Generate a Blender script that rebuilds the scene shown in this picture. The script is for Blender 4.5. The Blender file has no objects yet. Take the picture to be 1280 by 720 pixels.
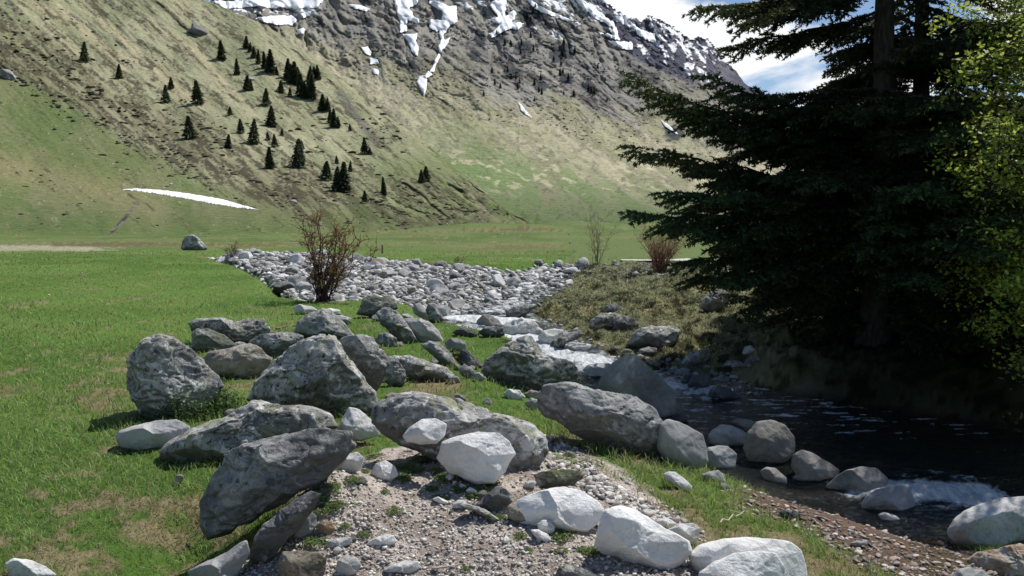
import bpy, math, random
import numpy as np
random.seed(7); RNG = np.random.default_rng(7)
sc = bpy.context.scene
COL = sc.collection
EYE = 2.0; F = 1000.0; P = math.atan(90/1000.0)
CP, SP = math.cos(P), math.sin(P)
SUN_AZ, SUN_EL = math.radians(51), math.radians(58)      # azimuth to the right of +Y

# ------------------------------------------------------------------ numbers
def rayk(u, v):
    """view direction through a photo point, scaled so that y = 1"""
    u = np.asarray(u, float); v = np.asarray(v, float)
    fy = CP + (360-v)/F*SP
    return (u-640)/F/fy, (-SP + (360-v)/F*CP)/fy
def hsh(ix, iy, iz, seed):
    n = (ix*374761393 + iy*668265263 + iz*2147483647 + seed*974634777).astype(np.int64)
    n = (n ^ (n >> 13)) * 1274126177
    n = n & 0x7fffffff
    return ((n ^ (n >> 16)) & 0xffff).astype(np.float64)/65535.0
def vnoise(x, y, z=0.0, seed=0):
    x, y, z = np.broadcast_arrays(np.asarray(x, float), np.asarray(y, float), np.asarray(z, float))
    fx, fy, fz = np.floor(x), np.floor(y), np.floor(z)
    ix, iy, iz = fx.astype(np.int64), fy.astype(np.int64), fz.astype(np.int64)
    tx, ty, tz = x-fx, y-fy, z-fz
    tx = tx*tx*tx*(tx*(tx*6-15)+10); ty = ty*ty*ty*(ty*(ty*6-15)+10); tz = tz*tz*tz*(tz*(tz*6-15)+10)
    r = 0
    flat = (z.size and np.all(z == z.flat[0]))
    for dz in ((0,) if flat else (0, 1)):
        for dy in (0, 1):
            for dx in (0, 1):
                w = (tx if dx else 1-tx)*(ty if dy else 1-ty)
                if not flat: w = w*(tz if dz else 1-tz)
                r = r + w*hsh(ix+dx, iy+dy, iz+dz, seed)
    return r*2-1
def fbm(x, y, z=0.0, octv=5, gain=0.5, seed=0, ridge=False):
    a, s, r = 1.0, 1.0, 0.0; tot = 0
    for o in range(octv):
        n = vnoise(np.asarray(x)*s+o*17.3, np.asarray(y)*s+o*9.1, np.asarray(z)*s if np.ndim(z) else 0.0, seed+o)
        if ridge: n = 1-2*np.abs(n)
        r = r + a*n; tot += a; a *= gain; s *= 2.03
    return r/tot
def sstep(a, b, x):
    t = np.clip((x-a)/(b-a), 0, 1); return t*t*(3-2*t)
def sdf(px, py, poly):
    """signed distance to a polygon, negative inside"""
    px = np.asarray(px, float); py = np.asarray(py, float)
    d = np.full(px.shape, 1e18); inside = np.zeros(px.shape, bool)
    n = len(poly)
    for i in range(n):
        ax, ay = poly[i]; bx, by = poly[(i+1) % n]
        ex, ey = bx-ax, by-ay
        t = np.clip(((px-ax)*ex+(py-ay)*ey)/(ex*ex+ey*ey+1e-12), 0, 1)
        qx, qy = px-ax-t*ex, py-ay-t*ey
        d = np.minimum(d, qx*qx+qy*qy)
        if ay != by:
            c = ((ay > py) != (by > py)) & (px < (bx-ax)*(py-ay)/(by-ay)+ax)
            inside ^= c
    d = np.sqrt(d)
    return np.where(inside, -d, d)
def lin(c):
    c = np.asarray(c, float)/255.0
    return np.where(c <= 0.04045, c/12.92, ((c+0.055)/1.055)**2.4)
def mix(a, b, t):
    t = np.asarray(t)[..., None]
    return a*(1-t)+b*t

# ------------------------------------------------------------------ mesh helpers
def make_mesh(name, verts, faces=None, loops=None, sizes=None, smooth=True, attrs=None, color=None):
    me = bpy.data.meshes.new(name)
    verts = np.asarray(verts, np.float32)
    if faces is not None:
        faces = np.asarray(faces, np.int32)
        loops = faces.ravel(); k = faces.shape[1]; nf = len(faces)
        starts = np.arange(nf, dtype=np.int32)*k
    else:
        loops = np.asarray(loops, np.int32); sizes = np.asarray(sizes, np.int32); nf = len(sizes)
        starts = np.concatenate([[0], np.cumsum(sizes)[:-1]]).astype(np.int32)
    me.vertices.add(len(verts)); me.vertices.foreach_set('co', verts.ravel())
    me.loops.add(len(loops)); me.loops.foreach_set('vertex_index', loops)
    me.polygons.add(nf); me.polygons.foreach_set('loop_start', starts)
    if smooth: me.polygons.foreach_set('use_smooth', np.ones(nf, bool))
    if color is not None:
        c = np.ones((len(verts), 4), np.float32); c[:, :3] = color
        a = me.color_attributes.new('Col', 'FLOAT_COLOR', 'POINT'); a.data.foreach_set('color', c.ravel())
    for k_, v_ in (attrs or {}).items():
        a = me.attributes.new(k_, 'FLOAT', 'POINT'); a.data.foreach_set('value', np.asarray(v_, np.float32).ravel())
    me.update(calc_edges=True); me.validate()
    return me
def link(name, me, mat=None, parent=None, loc=None):
    o = bpy.data.objects.new(name, me); COL.objects.link(o)
    if mat is not None and me is not None and not me.materials: me.materials.append(mat)
    if parent is not None: o.parent = parent
    if loc is not None: o.location = loc
    return o
def tag(o, label=None, cat=None, group=None, kind=None):
    if label: o['label'] = label
    if cat: o['category'] = cat
    if group: o['group'] = group
    if kind: o['kind'] = kind
    return o
def grid_faces(nr, nc, keep=None):
    i = np.arange(nr-1)[:, None]*nc + np.arange(nc-1)[None, :]
    f = np.stack([i, i+1, i+nc+1, i+nc], -1)
    if keep is not None: f = f[keep]
    return f.reshape(-1, 4)
def compact(verts, faces, *arrs):
    used = np.unique(faces); remap = np.full(len(verts), -1, np.int64); remap[used] = np.arange(len(used))
    return (verts[used], remap[faces]) + tuple(a[used] for a in arrs)

class MB:
    """collects tubes and loose faces into one mesh"""
    def __init__(s): s.v = []; s.loops = []; s.sizes = []; s.c = []; s.n = 0
    def add(s, v, faces, col=None):
        v = np.asarray(v, float); f = np.asarray(faces)
        s.v.append(v); s.loops.append((f+s.n).ravel()); s.sizes.append(np.full(len(f), f.shape[1]))
        s.c.append(np.broadcast_to(np.asarray(col if col is not None else (1, 1, 1), float), (len(v), 3)))
        s.n += len(v)
    def tube(s, pts, rad, sides=6, col=None):
        pts = np.asarray(pts, float); n = len(pts)
        t = np.gradient(pts, axis=0); t /= np.linalg.norm(t, axis=1)[:, None]+1e-9
        ref = np.array([0.31, 0.2, 0.93]) if abs(t[0][2]) < 0.9 else np.array([1.0, 0.1, 0])
        a = np.cross(t, ref); a /= np.linalg.norm(a, axis=1)[:, None]+1e-9
        b = np.cross(t, a)
        th = np.linspace(0, 2*math.pi, sides, endpoint=False)
        rad = np.broadcast_to(np.asarray(rad, float), (n,))
        v = pts[:, None, :] + rad[:, None, None]*(np.cos(th)[None, :, None]*a[:, None, :]+np.sin(th)[None, :, None]*b[:, None, :])
        i = np.arange(n-1)[:, None]*sides + np.arange(sides)[None, :]
        j = np.arange(n-1)[:, None]*sides + (np.arange(sides)[None, :]+1) % sides
        f = np.stack([i, j, j+sides, i+sides], -1).reshape(-1, 4)
        s.add(v.reshape(-1, 3), f, col)
    def build(s, name, smooth=True):
        return make_mesh(name, np.concatenate(s.v), loops=np.concatenate(s.loops), sizes=np.concatenate(s.sizes), smooth=smooth, color=np.concatenate(s.c))

# ------------------------------------------------------------------ materials
class NT:
    def __init__(s, name):
        s.m = bpy.data.materials.new(name); s.m.use_nodes = True
        s.t = s.m.node_tree; s.t.nodes.clear()
        s.out = s.t.nodes.new('ShaderNodeOutputMaterial')
    def n(s, typ, ins=None, **props):
        nd = s.t.nodes.new(typ)
        for k, v in props.items(): setattr(nd, k, v)
        for k, v in (ins or {}).items(): s.set(nd.inputs[k], v)
        return nd
    def set(s, sock, v):
        if isinstance(v, bpy.types.NodeSocket): s.t.links.new(v, sock)
        elif v is not None:
            if sock.type == 'RGBA' and len(v) == 3: v = (*v, 1)
            sock.default_value = v
    def coord(s, kind='Object'): return s.n('ShaderNodeTexCoord').outputs[kind]
    def noise(s, vec, scale, detail=5, rough=0.55, dist=0.0, col=False):
        nd = s.n('ShaderNodeTexNoise', {'Vector': vec, 'Scale': scale, 'Detail': detail, 'Roughness': rough, 'Distortion': dist})
        return nd.outputs['Color' if col else 'Fac']
    def voro(s, vec, scale, feature='F1', out='Distance', rand=1.0):
        nd = s.n('ShaderNodeTexVoronoi', {'Vector': vec, 'Scale': scale, 'Randomness': rand}, feature=feature)
        return nd.outputs[out]
    def step(s, v, a, b, lo=0.0, hi=1.0):
        nd = s.n('ShaderNodeMapRange', {'Value': v, 'From Min': a, 'From Max': b, 'To Min': lo, 'To Max': hi}); return nd.outputs[0]
    def math(s, op, a, b=None):
        nd = s.n('ShaderNodeMath', operation=op); s.set(nd.inputs[0], a)
        if b is not None: s.set(nd.inputs[1], b)
        return nd.outputs[0]
    def mix(s, a, b, f, mode='MIX'):
        nd = s.n('ShaderNodeMix', data_type='RGBA', blend_type=mode)
        s.set(nd.inputs[0], f); s.set(nd.inputs[6], a); s.set(nd.inputs[7], b); return nd.outputs[2]
    def attr(s, name, out='Color'): return s.n('ShaderNodeAttribute', attribute_name=name).outputs[out]
    def bump(s, h, strength=0.5, dist=0.02, normal=None):
        return s.n('ShaderNodeBump', {'Height': h, 'Strength': strength, 'Distance': dist, 'Normal': normal}).outputs[0]
    def scalemap(s, vec, sc_): return s.n('ShaderNodeMapping', {'Vector': vec, 'Scale': sc_}).outputs[0]
    def rgb(s, fac, stops):
        nd = s.n('ShaderNodeValToRGB', {'Fac': fac}); e = nd.color_ramp.elements
        while len(e) < len(stops): e.new(0.5)
        for el, (p, c) in zip(e, stops): el.position = p; el.color = (*c, 1)
        return nd.outputs[0]
    def principled(s, col, rough=0.8, normal=None, spec=0.3, **kw):
        ins = {'Base Color': col, 'Roughness': rough, 'Normal': normal, 'Specular IOR Level': spec}
        ins.update(kw)
        nd = s.n('ShaderNodeBsdfPrincipled', ins); s.t.links.new(nd.outputs[0], s.out.inputs[0]); return s.m

def rock_material(name, dark, mid, light, lichen=0.5, yellow=0.25, spots=0.5, moss=0.0, rough=0.85, bumpk=1.0, stain=None, wet=0.0, big=1.0):
    t = NT(name)
    oi = t.n('ShaderNodeObjectInfo')
    off = t.n('ShaderNodeVectorMath', {0: t.coord(), 1: oi.outputs['Location']}, operation='ADD').outputs[0]
    n1 = t.noise(off, 2.2*big, 10, 0.72, 0.8); n2 = t.noise(off, 17*big, 7, 0.7, 0.3); n3 = t.noise(off, 70*big, 4, 0.7)
    c = t.rgb(n1, [(0.36, dark), (0.5, mid), (0.62, light)])
    c = t.mix(c, t.mix(c, dark, 0.75), t.step(n2, 0.46, 0.37, 0, 1))
    c = t.mix(c, light, t.step(n2, 0.56, 0.70, 0, 0.75))
    c = t.mix(c, (0.5, 0.5, 0.5), t.step(n3, 0.35, 0.65, 0.0, 1.0), 'OVERLAY')
    if spots:
        s1 = t.noise(off, 19*big, 5, 0.7, 0.6)
        c = t.mix(c, tuple(x*0.25 for x in dark), t.step(s1, 0.565, 0.60, 0, spots))
    if lichen:
        l1 = t.noise(off, 9.0*big, 6, 0.66, 0.6)
        c = t.mix(c, (0.74, 0.735, 0.69), t.step(l1, 0.545, 0.585, 0, lichen))
    if yellow:
        l2 = t.noise(t.n('ShaderNodeVectorMath', {0: off, 1: (7.7, 3.1, 5.5)}, operation='ADD').outputs[0], 5.0*big, 7, 0.7, 0.8)
        c = t.mix(c, (0.36, 0.37, 0.19), t.step(l2, 0.56, 0.63, 0, yellow))
    if moss:
        nz = t.n('ShaderNodeSeparateXYZ', {0: t.n('ShaderNodeNewGeometry').outputs['Normal']}).outputs[2]
        m = t.math('MULTIPLY', t.step(nz, 0.2, 0.8), t.step(t.noise(off, 5, 8, 0.7), 0.45, 0.56, 0, moss))
        c = t.mix(c, (0.09, 0.11, 0.03), m)
    if stain:
        c = t.mix(c, stain, t.step(t.noise(off, 3.0*big, 6, 0.65, 1.2), 0.45, 0.58, 0, 0.85))
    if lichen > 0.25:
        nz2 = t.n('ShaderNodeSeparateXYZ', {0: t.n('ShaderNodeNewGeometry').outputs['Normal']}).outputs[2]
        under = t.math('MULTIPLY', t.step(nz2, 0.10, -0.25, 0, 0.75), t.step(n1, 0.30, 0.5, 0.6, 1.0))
        c = t.mix(c, (0.055, 0.055, 0.035), under)  # shade painted on downward faces, in algae brown
    # per-rock tone
    c = t.mix(c, (0.55, 0.55, 0.56), t.step(oi.outputs['Random'], 0, 1, 0.0, 0.18))
    mottle = t.step(t.noise(off, 1.1, 3), 0.3, 0.7, 0.78, 1.12)  # broad random tone from noise
    c = t.mix(c, t.n('ShaderNodeCombineColor', {0: mottle, 1: mottle, 2: mottle}).outputs[0], 1.0, 'MULTIPLY')
    h = t.math('ADD', t.math('MULTIPLY', n2, 0.9), t.math('MULTIPLY', n3, 0.35))
    cr = t.math('MULTIPLY', t.step(t.voro(t.n('ShaderNodeVectorMath', {0: off, 1: t.noise(off, 3, 4, col=True)}, operation='ADD').outputs[0], 2.2, 'DISTANCE_TO_EDGE'), 0.0, 0.035, -0.5, 0), t.math('MULTIPLY', t.step(n1, 0.5, 0.42), 0.5*min(1.0, bumpk)**3))
    h = t.math('ADD', h, cr)
    return t.principled(c, rough-wet*0.6, t.bump(h, 0.9*bumpk, 0.045), 0.25+wet*0.3)

M = {}
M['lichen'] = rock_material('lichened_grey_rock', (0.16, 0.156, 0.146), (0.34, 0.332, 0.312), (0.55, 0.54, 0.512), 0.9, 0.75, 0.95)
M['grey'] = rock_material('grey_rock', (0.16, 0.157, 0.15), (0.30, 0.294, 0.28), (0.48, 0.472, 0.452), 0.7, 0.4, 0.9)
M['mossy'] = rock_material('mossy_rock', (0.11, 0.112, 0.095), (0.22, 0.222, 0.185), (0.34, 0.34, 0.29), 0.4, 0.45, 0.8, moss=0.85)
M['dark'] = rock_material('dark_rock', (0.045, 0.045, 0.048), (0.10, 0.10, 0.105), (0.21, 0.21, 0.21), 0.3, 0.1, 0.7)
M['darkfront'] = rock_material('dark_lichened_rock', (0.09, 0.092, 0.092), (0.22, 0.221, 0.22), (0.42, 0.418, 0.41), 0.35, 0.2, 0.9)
M['smooth'] = rock_material('river_worn_rock', (0.26, 0.26, 0.255), (0.35, 0.348, 0.34), (0.44, 0.436, 0.425), 0.0, 0.0, 0.15, bumpk=0.45)
M['brown'] = rock_material('brownish_smooth_rock', (0.17, 0.155, 0.135), (0.25, 0.233, 0.205), (0.34, 0.318, 0.285), 0.1, 0.0, 0.2, bumpk=0.5)
M['pale'] = rock_material('pale_granite', (0.46, 0.45, 0.425), (0.66, 0.65, 0.625), (0.79, 0.782, 0.765), 0.0, 0.0, 0.25, bumpk=0.6)
M['white'] = rock_material('white_granite', (0.72, 0.705, 0.675), (0.84, 0.83, 0.81), (0.90, 0.895, 0.88), 0.0, 0.0, 0.12, bumpk=0.6)
M['tan'] = rock_material('tan_rock', (0.20, 0.165, 0.12), (0.33, 0.28, 0.215), (0.46, 0.41, 0.33), 0.1, 0.15, 0.6)
M['orange'] = rock_material('rust_stained_rock', (0.45, 0.42, 0.36), (0.60, 0.55, 0.46), (0.72, 0.68, 0.60), 0.0, 0.0, 0.3, stain=(0.36, 0.19, 0.07))
M['wet'] = rock_material('wet_dark_rock', (0.022, 0.022, 0.023), (0.05, 0.05, 0.05), (0.10, 0.10, 0.10), 0.1, 0.0, 0.3, wet=0.7)
M['cobble'] = rock_material('riverbed_stone', (0.19, 0.19, 0.19), (0.40, 0.395, 0.385), (0.60, 0.595, 0.58), 0.1, 0.0, 0.3, big=0.7)

def vcol_material(name, scale=0.0, amt=0.3, rough=0.95, bump=None, spec=0.1, **kw):
    t = NT(name); c = t.attr('Col')
    if scale:
        n = t.noise(t.coord(), scale, 8, 0.7)
        k = t.step(n, 0.3, 0.7, 1-amt, 1+amt)
        c = t.mix(c, t.n('ShaderNodeCombineColor', {0: k, 1: k, 2: k}).outputs[0], 1.0, 'MULTIPLY')
    nm = None
    if bump: nm = t.bump(t.noise(t.coord(), bump[0], 8, 0.65), bump[1], bump[2])
    return t.principled(c, rough, nm, spec, **kw)
# ------------------------------------------------------------------ terrain
STREAM = [(16, 4.5), (9, 6.8), (6.0, 7.6), (4.4, 7.95), (3.4, 8.1), (2.6, 8.7), (2.2, 9.6), (2.1, 11.2), (1.9, 13), (1.3, 14.3), (0.5, 15.3), (-0.7, 16.4),
          (-1.5, 18.5), (-1.3, 20.5), (-0.8, 22), (-0.3, 24), (0.2, 27), (0.8, 31), (1.3, 33), (2.3, 33), (2.0, 31), (1.7, 28),
          (1.0, 25), (0.5, 23), (0.15, 21.5), (0.35, 20), (0.75, 18.5), (1.25, 17), (1.65, 16), (2.5, 15), (3.7, 14), (4.6, 13), (5.5, 11.9), (6.8, 11.0), (9, 10.2), (13, 9.2), (20, 7)]
BED = [(16, 4.5), (9, 6.8), (6.0, 7.6), (4.4, 7.95), (3.4, 8.1), (2.6, 8.7), (2.2, 9.6), (2.1, 11.2), (1.9, 13), (1.3, 14.3), (0.5, 15.3), (-0.7, 16.4),
       (-1.7, 18.5), (-2.6, 20.0), (-4.6, 19.8), (-5.6, 20.6), (-7.6, 26), (-10.4, 32), (-14.6, 39.5), (-15, 43), (-11.5, 41.5), (-7.5, 38.5), (-4.5, 34.5), (-2.2, 32),
       (0.0, 32.3), (1.3, 34.0), (2.5, 35.0), (2.5, 33), (2.0, 31), (1.7, 28),
       (1.0, 25), (0.5, 23), (0.15, 21.5), (0.35, 20), (0.75, 18.5), (1.25, 17), (1.65, 16), (2.5, 15), (3.7, 14), (4.6, 13), (5.5, 11.9), (6.8, 11.0), (9, 10.2), (13, 9.2), (20, 7)]
def wl(x, y):
    w = np.interp(y, [0, 7, 13, 14, 15.3, 16.2, 17.6, 18.6, 20, 23, 27, 31, 45], [-1.0, -1.0, -1.0, -0.97, -0.9, -0.8, -0.72, -0.62, -0.56, -0.46, -0.4, -0.3, -0.1])
    # small fall at the right
    w = w - 0.16*sstep(9.6, 8.6, y+0.35*(x-4.2))*sstep(2.6, 3.6, x)
    return w
def ground_h(x, y):
    x = np.asarray(x, float); y = np.asarray(y, float)
    sb = sdf(x, y, BED); ss = sdf(x, y, STREAM)
    W = wl(x, y)
    right = (x > np.interp(y, [7, 10, 15, 20, 30, 45], [4.5, 4.0, 1.6, -0.1, 1.5, 3.6])).astype(float)*(y > 8.6)
    n1 = fbm(x*0.35, y*0.35, octv=4, seed=3); n2 = fbm(x*2.1, y*2.1, octv=4, seed=5)
    tus = np.abs(fbm(x*1.5, y*1.9, octv=3, seed=9, ridge=True))
    landL = 0.03*n1 + 0.025*n2 + np.interp(y, [0, 40, 90], [0, 0.02, 0.0]) - 0.28*sstep(0.6, 2.6, x)*sstep(12, 6, y)
    landL = landL + 0.24*np.exp(-((x+0.35)**2+(y-5.4)**2)/1.5) + 0.12*np.exp(-((x+2.0)**2/2.5+(y-7.6)**2/3.0))
    landL = landL + 0.26*np.exp(-((x+1.12)**2/0.10+(y-4.85)**2/0.22)) - 0.22*np.exp(-((x+2.05)**2/0.10+(y-4.8)**2/0.4)) - 0.45*sstep(2.2, 4.2, x)*sstep(9.0, 7.0, y)
    landR = -0.72 + 0.10*np.clip(sb, 0, 5) + 0.16*n1 + 0.02*n2 + 0.42*sstep(16, 33, y) + 0.20*(tus-0.4)+0.06*n2
    landR = np.where(y > 33, np.minimum(landR, 0.05+0.02*n2), landR)
    land = landL*(1-right)+landR*right
    wL = np.interp(y, [5, 10, 14, 18, 22], [2.6, 2.6, 1.8, 0.9, 0.8]); wid = wL*(1-right)+(0.6+1.2*sstep(2.8, 4.5, x))*right
    bank = W-0.10+0.02*n2
    h = bank + (land-bank)*sstep(0, 1, sb/wid)
    cob = W - 0.06 + 0.24*sstep(0, 2.6, ss) + 0.10*fbm(x*0.7, y*0.7, octv=3, seed=11)
    bed = np.where(ss < 0, W-0.06-(0.30-0.20*sstep(18, 20, y))*sstep(0, 1.3, -ss), cob)
    bed = bed + 0.03*n2
    k = sstep(0.15, -0.25, sb)
    h = h*(1-k)+bed*k
    far = sstep(40, 60, np.hypot(x, y-2)) * (y > 33)
    h = h*(1-far) + far*(0.04*n1)
    h = h + sstep(44, 88, y)*(0.75+1.0*fbm(x/22, y/16, octv=3, seed=14))*(y > 44)
    return h

def gridrows(v0, v1, dv):
    vs = np.arange(v0, v1, -dv); return 2.0/np.maximum(-rayk(640, vs)[1], 1e-4)
gy = gridrows(1250, 372, 1.9); gy2 = gridrows(372, 293.5, 0.75)
gy = np.concatenate([np.linspace(0.6, gy[0], 12)[:-1], gy, gy2])
ga = np.concatenate([np.linspace(-1.5, -0.82, 60)[:-1], np.arange(-0.82, 0.82, 0.00185), np.linspace(0.82, 2.2, 90)])
GYm, GAm = np.meshgrid(gy, ga, indexing='ij')
GX = GAm*GYm
GZ = ground_h(GX, GYm)
GY = GYm
# photo coordinates of every ground point (used to weight how densely stuff is strewn, near to far)
def project(x, y, z):
    zz = z-EYE; dep = y*CP - zz*SP; up = y*SP + zz*CP
    return 640+F*x/dep, 360-F*up/dep
GU, GV = project(GX, GY, GZ)
def hit(u, v, wet=False):
    """where the view ray through a photo point meets the ground"""
    a, s = rayk(u, v)
    ys = np.exp(np.linspace(math.log(1.5), math.log(85), 1500))
    zr = EYE + s*ys
    h = ground_h(a*ys, ys)
    if wet: h = np.where(sdf(a*ys, ys, STREAM) < 0, np.maximum(h, wl(a*ys, ys)-0.02), h)
    below = np.nonzero(zr < h)[0]
    if len(below) == 0: i = len(ys)-1
    else: i = below[0]
    y = ys[i]
    return np.array([a*y, y, float(h[i])])
def hz(x, y): return float(ground_h(np.array([x]), np.array([y]))[0])
def w_poly(pts):
    return [tuple(hit(u, v)[:2]) for u, v in pts]

# --- zones on the ground, outlined in metres
GRAVEL = [(-1.35, 3.0), (-1.45, 4.2), (-1.25, 5.0), (-1.15, 5.9), (-0.6, 6.5), (0.2, 6.7), (0.62, 6.6), (0.85, 5.9), (1.05, 5.3), (1.2, 4.7), (1.3, 4.2), (1.15, 3.6), (0.9, 2.2), (-1.0, 2.2)]
BEACH = w_poly([(930, 622), (980, 620), (1040, 628), (1090, 650), (1170, 672), (1210, 690), (1280, 740), (1150, 740), (1060, 690), (1000, 655), (940, 640)])
TRACK = [(-23, 45), (-25.5, 51), (-37, 55), (-52, 52), (-52, 50), (-36, 50.5), (-31, 46)]
gsd = sdf(GX, GY, GRAVEL); bsd = sdf(GX, GY, BEACH); sbd = sdf(GX, GY, BED); ssd = sdf(GX, GY, STREAM); tsd = sdf(GX, GY, TRACK)
wob = fbm(GX*1.2, GY*1.2, octv=4, seed=21); wob2 = fbm(GX*5, GY*5, octv=4, seed=22); wob3 = fbm(GX*0.35, GY*0.35, octv=4, seed=23); fine = fbm(GX*16, GY*16, octv=3, seed=24)
rightm = (GX > np.interp(GY, [7, 10, 15, 20, 30, 45], [4.5, 4.0, 1.6, -0.1, 1.5, 3.6])) & (GY < 60) & (GY > 8.6)
def g(r, gg, b, k=1.25): return lin((r, gg, b))/k
grass = mix(g(102, 130, 62), g(84, 114, 50), sstep(-0.4, 0.4, wob3))
grass = mix(grass, g(116, 124, 74), 0.5*sstep(0.1, 0.5, wob))
farg = sstep(34, 60, GY)
grass = mix(grass, g(114, 126, 80), 0.9*farg*sstep(-0.9, 0.1, wob3+0.3*wob))
fw = fbm(GX/9, GY/6, octv=5, seed=26, gain=0.6)
grass = mix(grass, g(136, 128, 92), 0.75*farg*sstep(0.0, 0.35, fw)); grass = mix(grass, g(84, 104, 54), 0.6*farg*sstep(0.0, 0.35, -fw)); grass = mix(grass, g(96, 86, 60), 0.7*farg*sstep(0.25, 0.4, fw+0.5*wob2))
soil = mix(g(120, 104, 80), g(150, 136, 108), sstep(-0.4, 0.4, wob2))
dry = sstep(0.12, 0.5, wob+0.6*wob2+0.25*fine+0.45*np.exp(-((GX+2.3)**2/2.2+(GY-5.2)**2/1.1))-0.25*sstep(9, 14, GY)+0.1*sstep(7, 4, GY)-0.08)
colr = mix(grass, soil, dry*0.85)
grassy = 1-dry
# cropped turf of the far bank
olive = mix(g(138, 136, 94), g(178, 168, 132), sstep(-0.3, 0.4, wob+0.3*wob2))
olive = mix(olive, g(62, 56, 38), sstep(0.05, 0.35, wob2-0.3*wob)*0.85)
olive = mix(olive, g(170, 150, 112), np.exp(-((GX-2.4)**2/1.6+(GY-20.5)**2/2.0))*0.8)
olive = mix(olive, g(108, 122, 74), sstep(29, 37, GY+2*wob))
colr = np.where(rightm[..., None], olive, colr)
# gravel heap
gravelc = mix(g(206, 194, 182), g(172, 158, 146), sstep(-0.3, 0.3, wob2+0.4*fine))
gm = sstep(0.10, -0.06, gsd+0.22*wob+0.08*wob2)
colr = mix(colr, gravelc, gm)
bm = sstep(0.15, -0.1, bsd+0.25*wob)
colr = mix(colr, mix(g(118, 98, 84), g(92, 80, 58), sstep(-0.3, 0.3, wob)), bm)
tm = sstep(0.4, -0.6, tsd+1.6*wob+0.8*wob2)*(0.55+0.45*sstep(-0.2, 0.3, wob2)); colr = mix(colr, g(176, 168, 146), tm)
bedc = mix(g(170, 166, 160), g(112, 106, 98), sstep(-0.3, 0.3, wob2+0.5*fine))
be = sstep(0.12, -0.05, sbd+0.08*wob2)
colr = mix(colr, bedc, be)
wetm = sstep(0.12, -0.02, ssd)
colr = mix(colr, mix(g(64, 56, 40), g(40, 38, 30), sstep(-0.3, 0.3, wob2)), wetm)
# undercut earth of the far bank
steep = rightm*sstep(0.75, 0.3, sbd)*sstep(-0.05, 0.05, sbd)
colr = mix(colr, g(62, 50, 34), steep*0.9)
colr = mix(colr, colr*0.2, (sstep(4.2, 6.0, GX-0.40*(GY-14))*rightm*sstep(22, 17, GY)))    # shade of the firs painted into the ground colour
grassy = grassy*(1-gm)*(1-bm)*(1-tm)*(1-sstep(0.5, 0.1, sbd))*(1-np.asarray(steep, float))
disp = 0.02*fine*(1-be)+0.012*wob2
GZ2 = GZ + disp*sstep(30, 10, GY)
gv = np.stack([GX, GY, GZ2], -1).reshape(-1, 3)
tg = NT('ground_turf_and_gravel'); c = tg.attr('Col')
n_ = tg.noise(tg.coord(), 9, 8, 0.75); k_ = tg.step(n_, 0.3, 0.7, 0.7, 1.3)
c = tg.mix(c, tg.n('ShaderNodeCombineColor', {0: k_, 1: k_, 2: k_}).outputs[0], 1.0, 'MULTIPLY')
n2_ = tg.noise(tg.coord(), 55, 5, 0.7); k2_ = tg.step(n2_, 0.3, 0.7, 0.6, 1.4)
c = tg.mix(c, tg.n('ShaderNodeCombineColor', {0: k2_, 1: k2_, 2: k2_}).outputs[0], 1.0, 'MULTIPLY')
M['ground'] = tg.principled(c, 0.95, tg.bump(tg.math('ADD', n_, tg.math('MULTIPLY', n2_, 0.5)), 0.8, 0.04), 0.08)
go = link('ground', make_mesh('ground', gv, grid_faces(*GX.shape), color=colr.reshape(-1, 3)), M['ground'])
tag(go, kind='structure')

# ------------------------------------------------------------------ hillside (the near spur on the left)
def up(pts, u): return np.interp(u, [p[0] for p in pts], [p[1] for p in pts])
def hill_sheet(uu, crest, foot, d_of, relief, nrow, drop):
    """a slope rising from foot to crest; distance grows with elevation"""
    t = np.linspace(0, 1, nrow)
    U, T = np.meshgrid(uu, t, indexing='xy')
    vc = crest(uu)[None, :]; vf = foot(uu)[None, :]
    V = vf+(vc-vf)*T
    D = d_of(U, V + 7.0*fbm(U/75, U*0, octv=3, seed=int(nrow))*sstep(240, 285, V) - 3.0*sstep(255, 300, V)*0)
    D = D + relief(U, V, D)
    a, s = rayk(U, V)
    X, Y, Z = a*D, D, EYE+s*D
    # the back of the crest falls away
    Xb, Yb, Zb = [X], [Y], [Z]
    for q in drop:
        Xb.append(X[-1:]*(1+q[0])); Yb.append(Y[-1:]*(1+q[0])); Zb.append(Z[-1:]-q[1])
    return U, V, np.concatenate(Xb), np.concatenate(Yb), np.concatenate(Zb), D

CREST_A = [(-900, -150), (-200, -150), (150, -45), (262, 3), (330, 30), (380, 62), (431, 101), (456, 122), (520, 171), (566, 205), (600, 236), (640, 268), (700, 288), (760, 297), (1000, 300)]
def streak(U, V, ang, l1, l2, seed, octv=5, ridge=False, gain=0.55):
    c_, s_ = math.cos(math.radians(ang)), math.sin(math.radians(ang))
    wq = min(l1, 60); wu = fbm(U/wq, V/wq, octv=3, seed=seed+300)*l2*1.5; U, V = U+wu*0.6, V+wu
    return fbm((U*c_+V*s_)/l1, (-U*s_+V*c_)/l2, octv=octv, seed=seed, ridge=ridge, gain=gain)
def dA(U, V):
    d = np.interp(-V, [-300, -290, -250, -200, -150, -100, -50, 0, 50, 150], [70, 80, 125, 172, 215, 255, 290, 325, 360, 420])
    return d*(1+0.35*np.clip(U/640, -1, 1.3))
def relA(U, V, D):
    w = sstep(292, 262, V)
    big = fbm(U/150, V/120, octv=3, seed=31)*0.035
    st = streak(U, V, 42, 90, 16, 33, 5)*0.006 + streak(U, V, 42, 30, 7, 35, 4, ridge=True)*0.003 + fbm(U/22, V/15, octv=4, seed=39)*0.005
    toe = streak(U, V, 30, 40, 11, 37, 5, ridge=True)*0.030*sstep(400, 500, U)*sstep(205, 240, V)
    return D*(big+st+toe)*w
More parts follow.
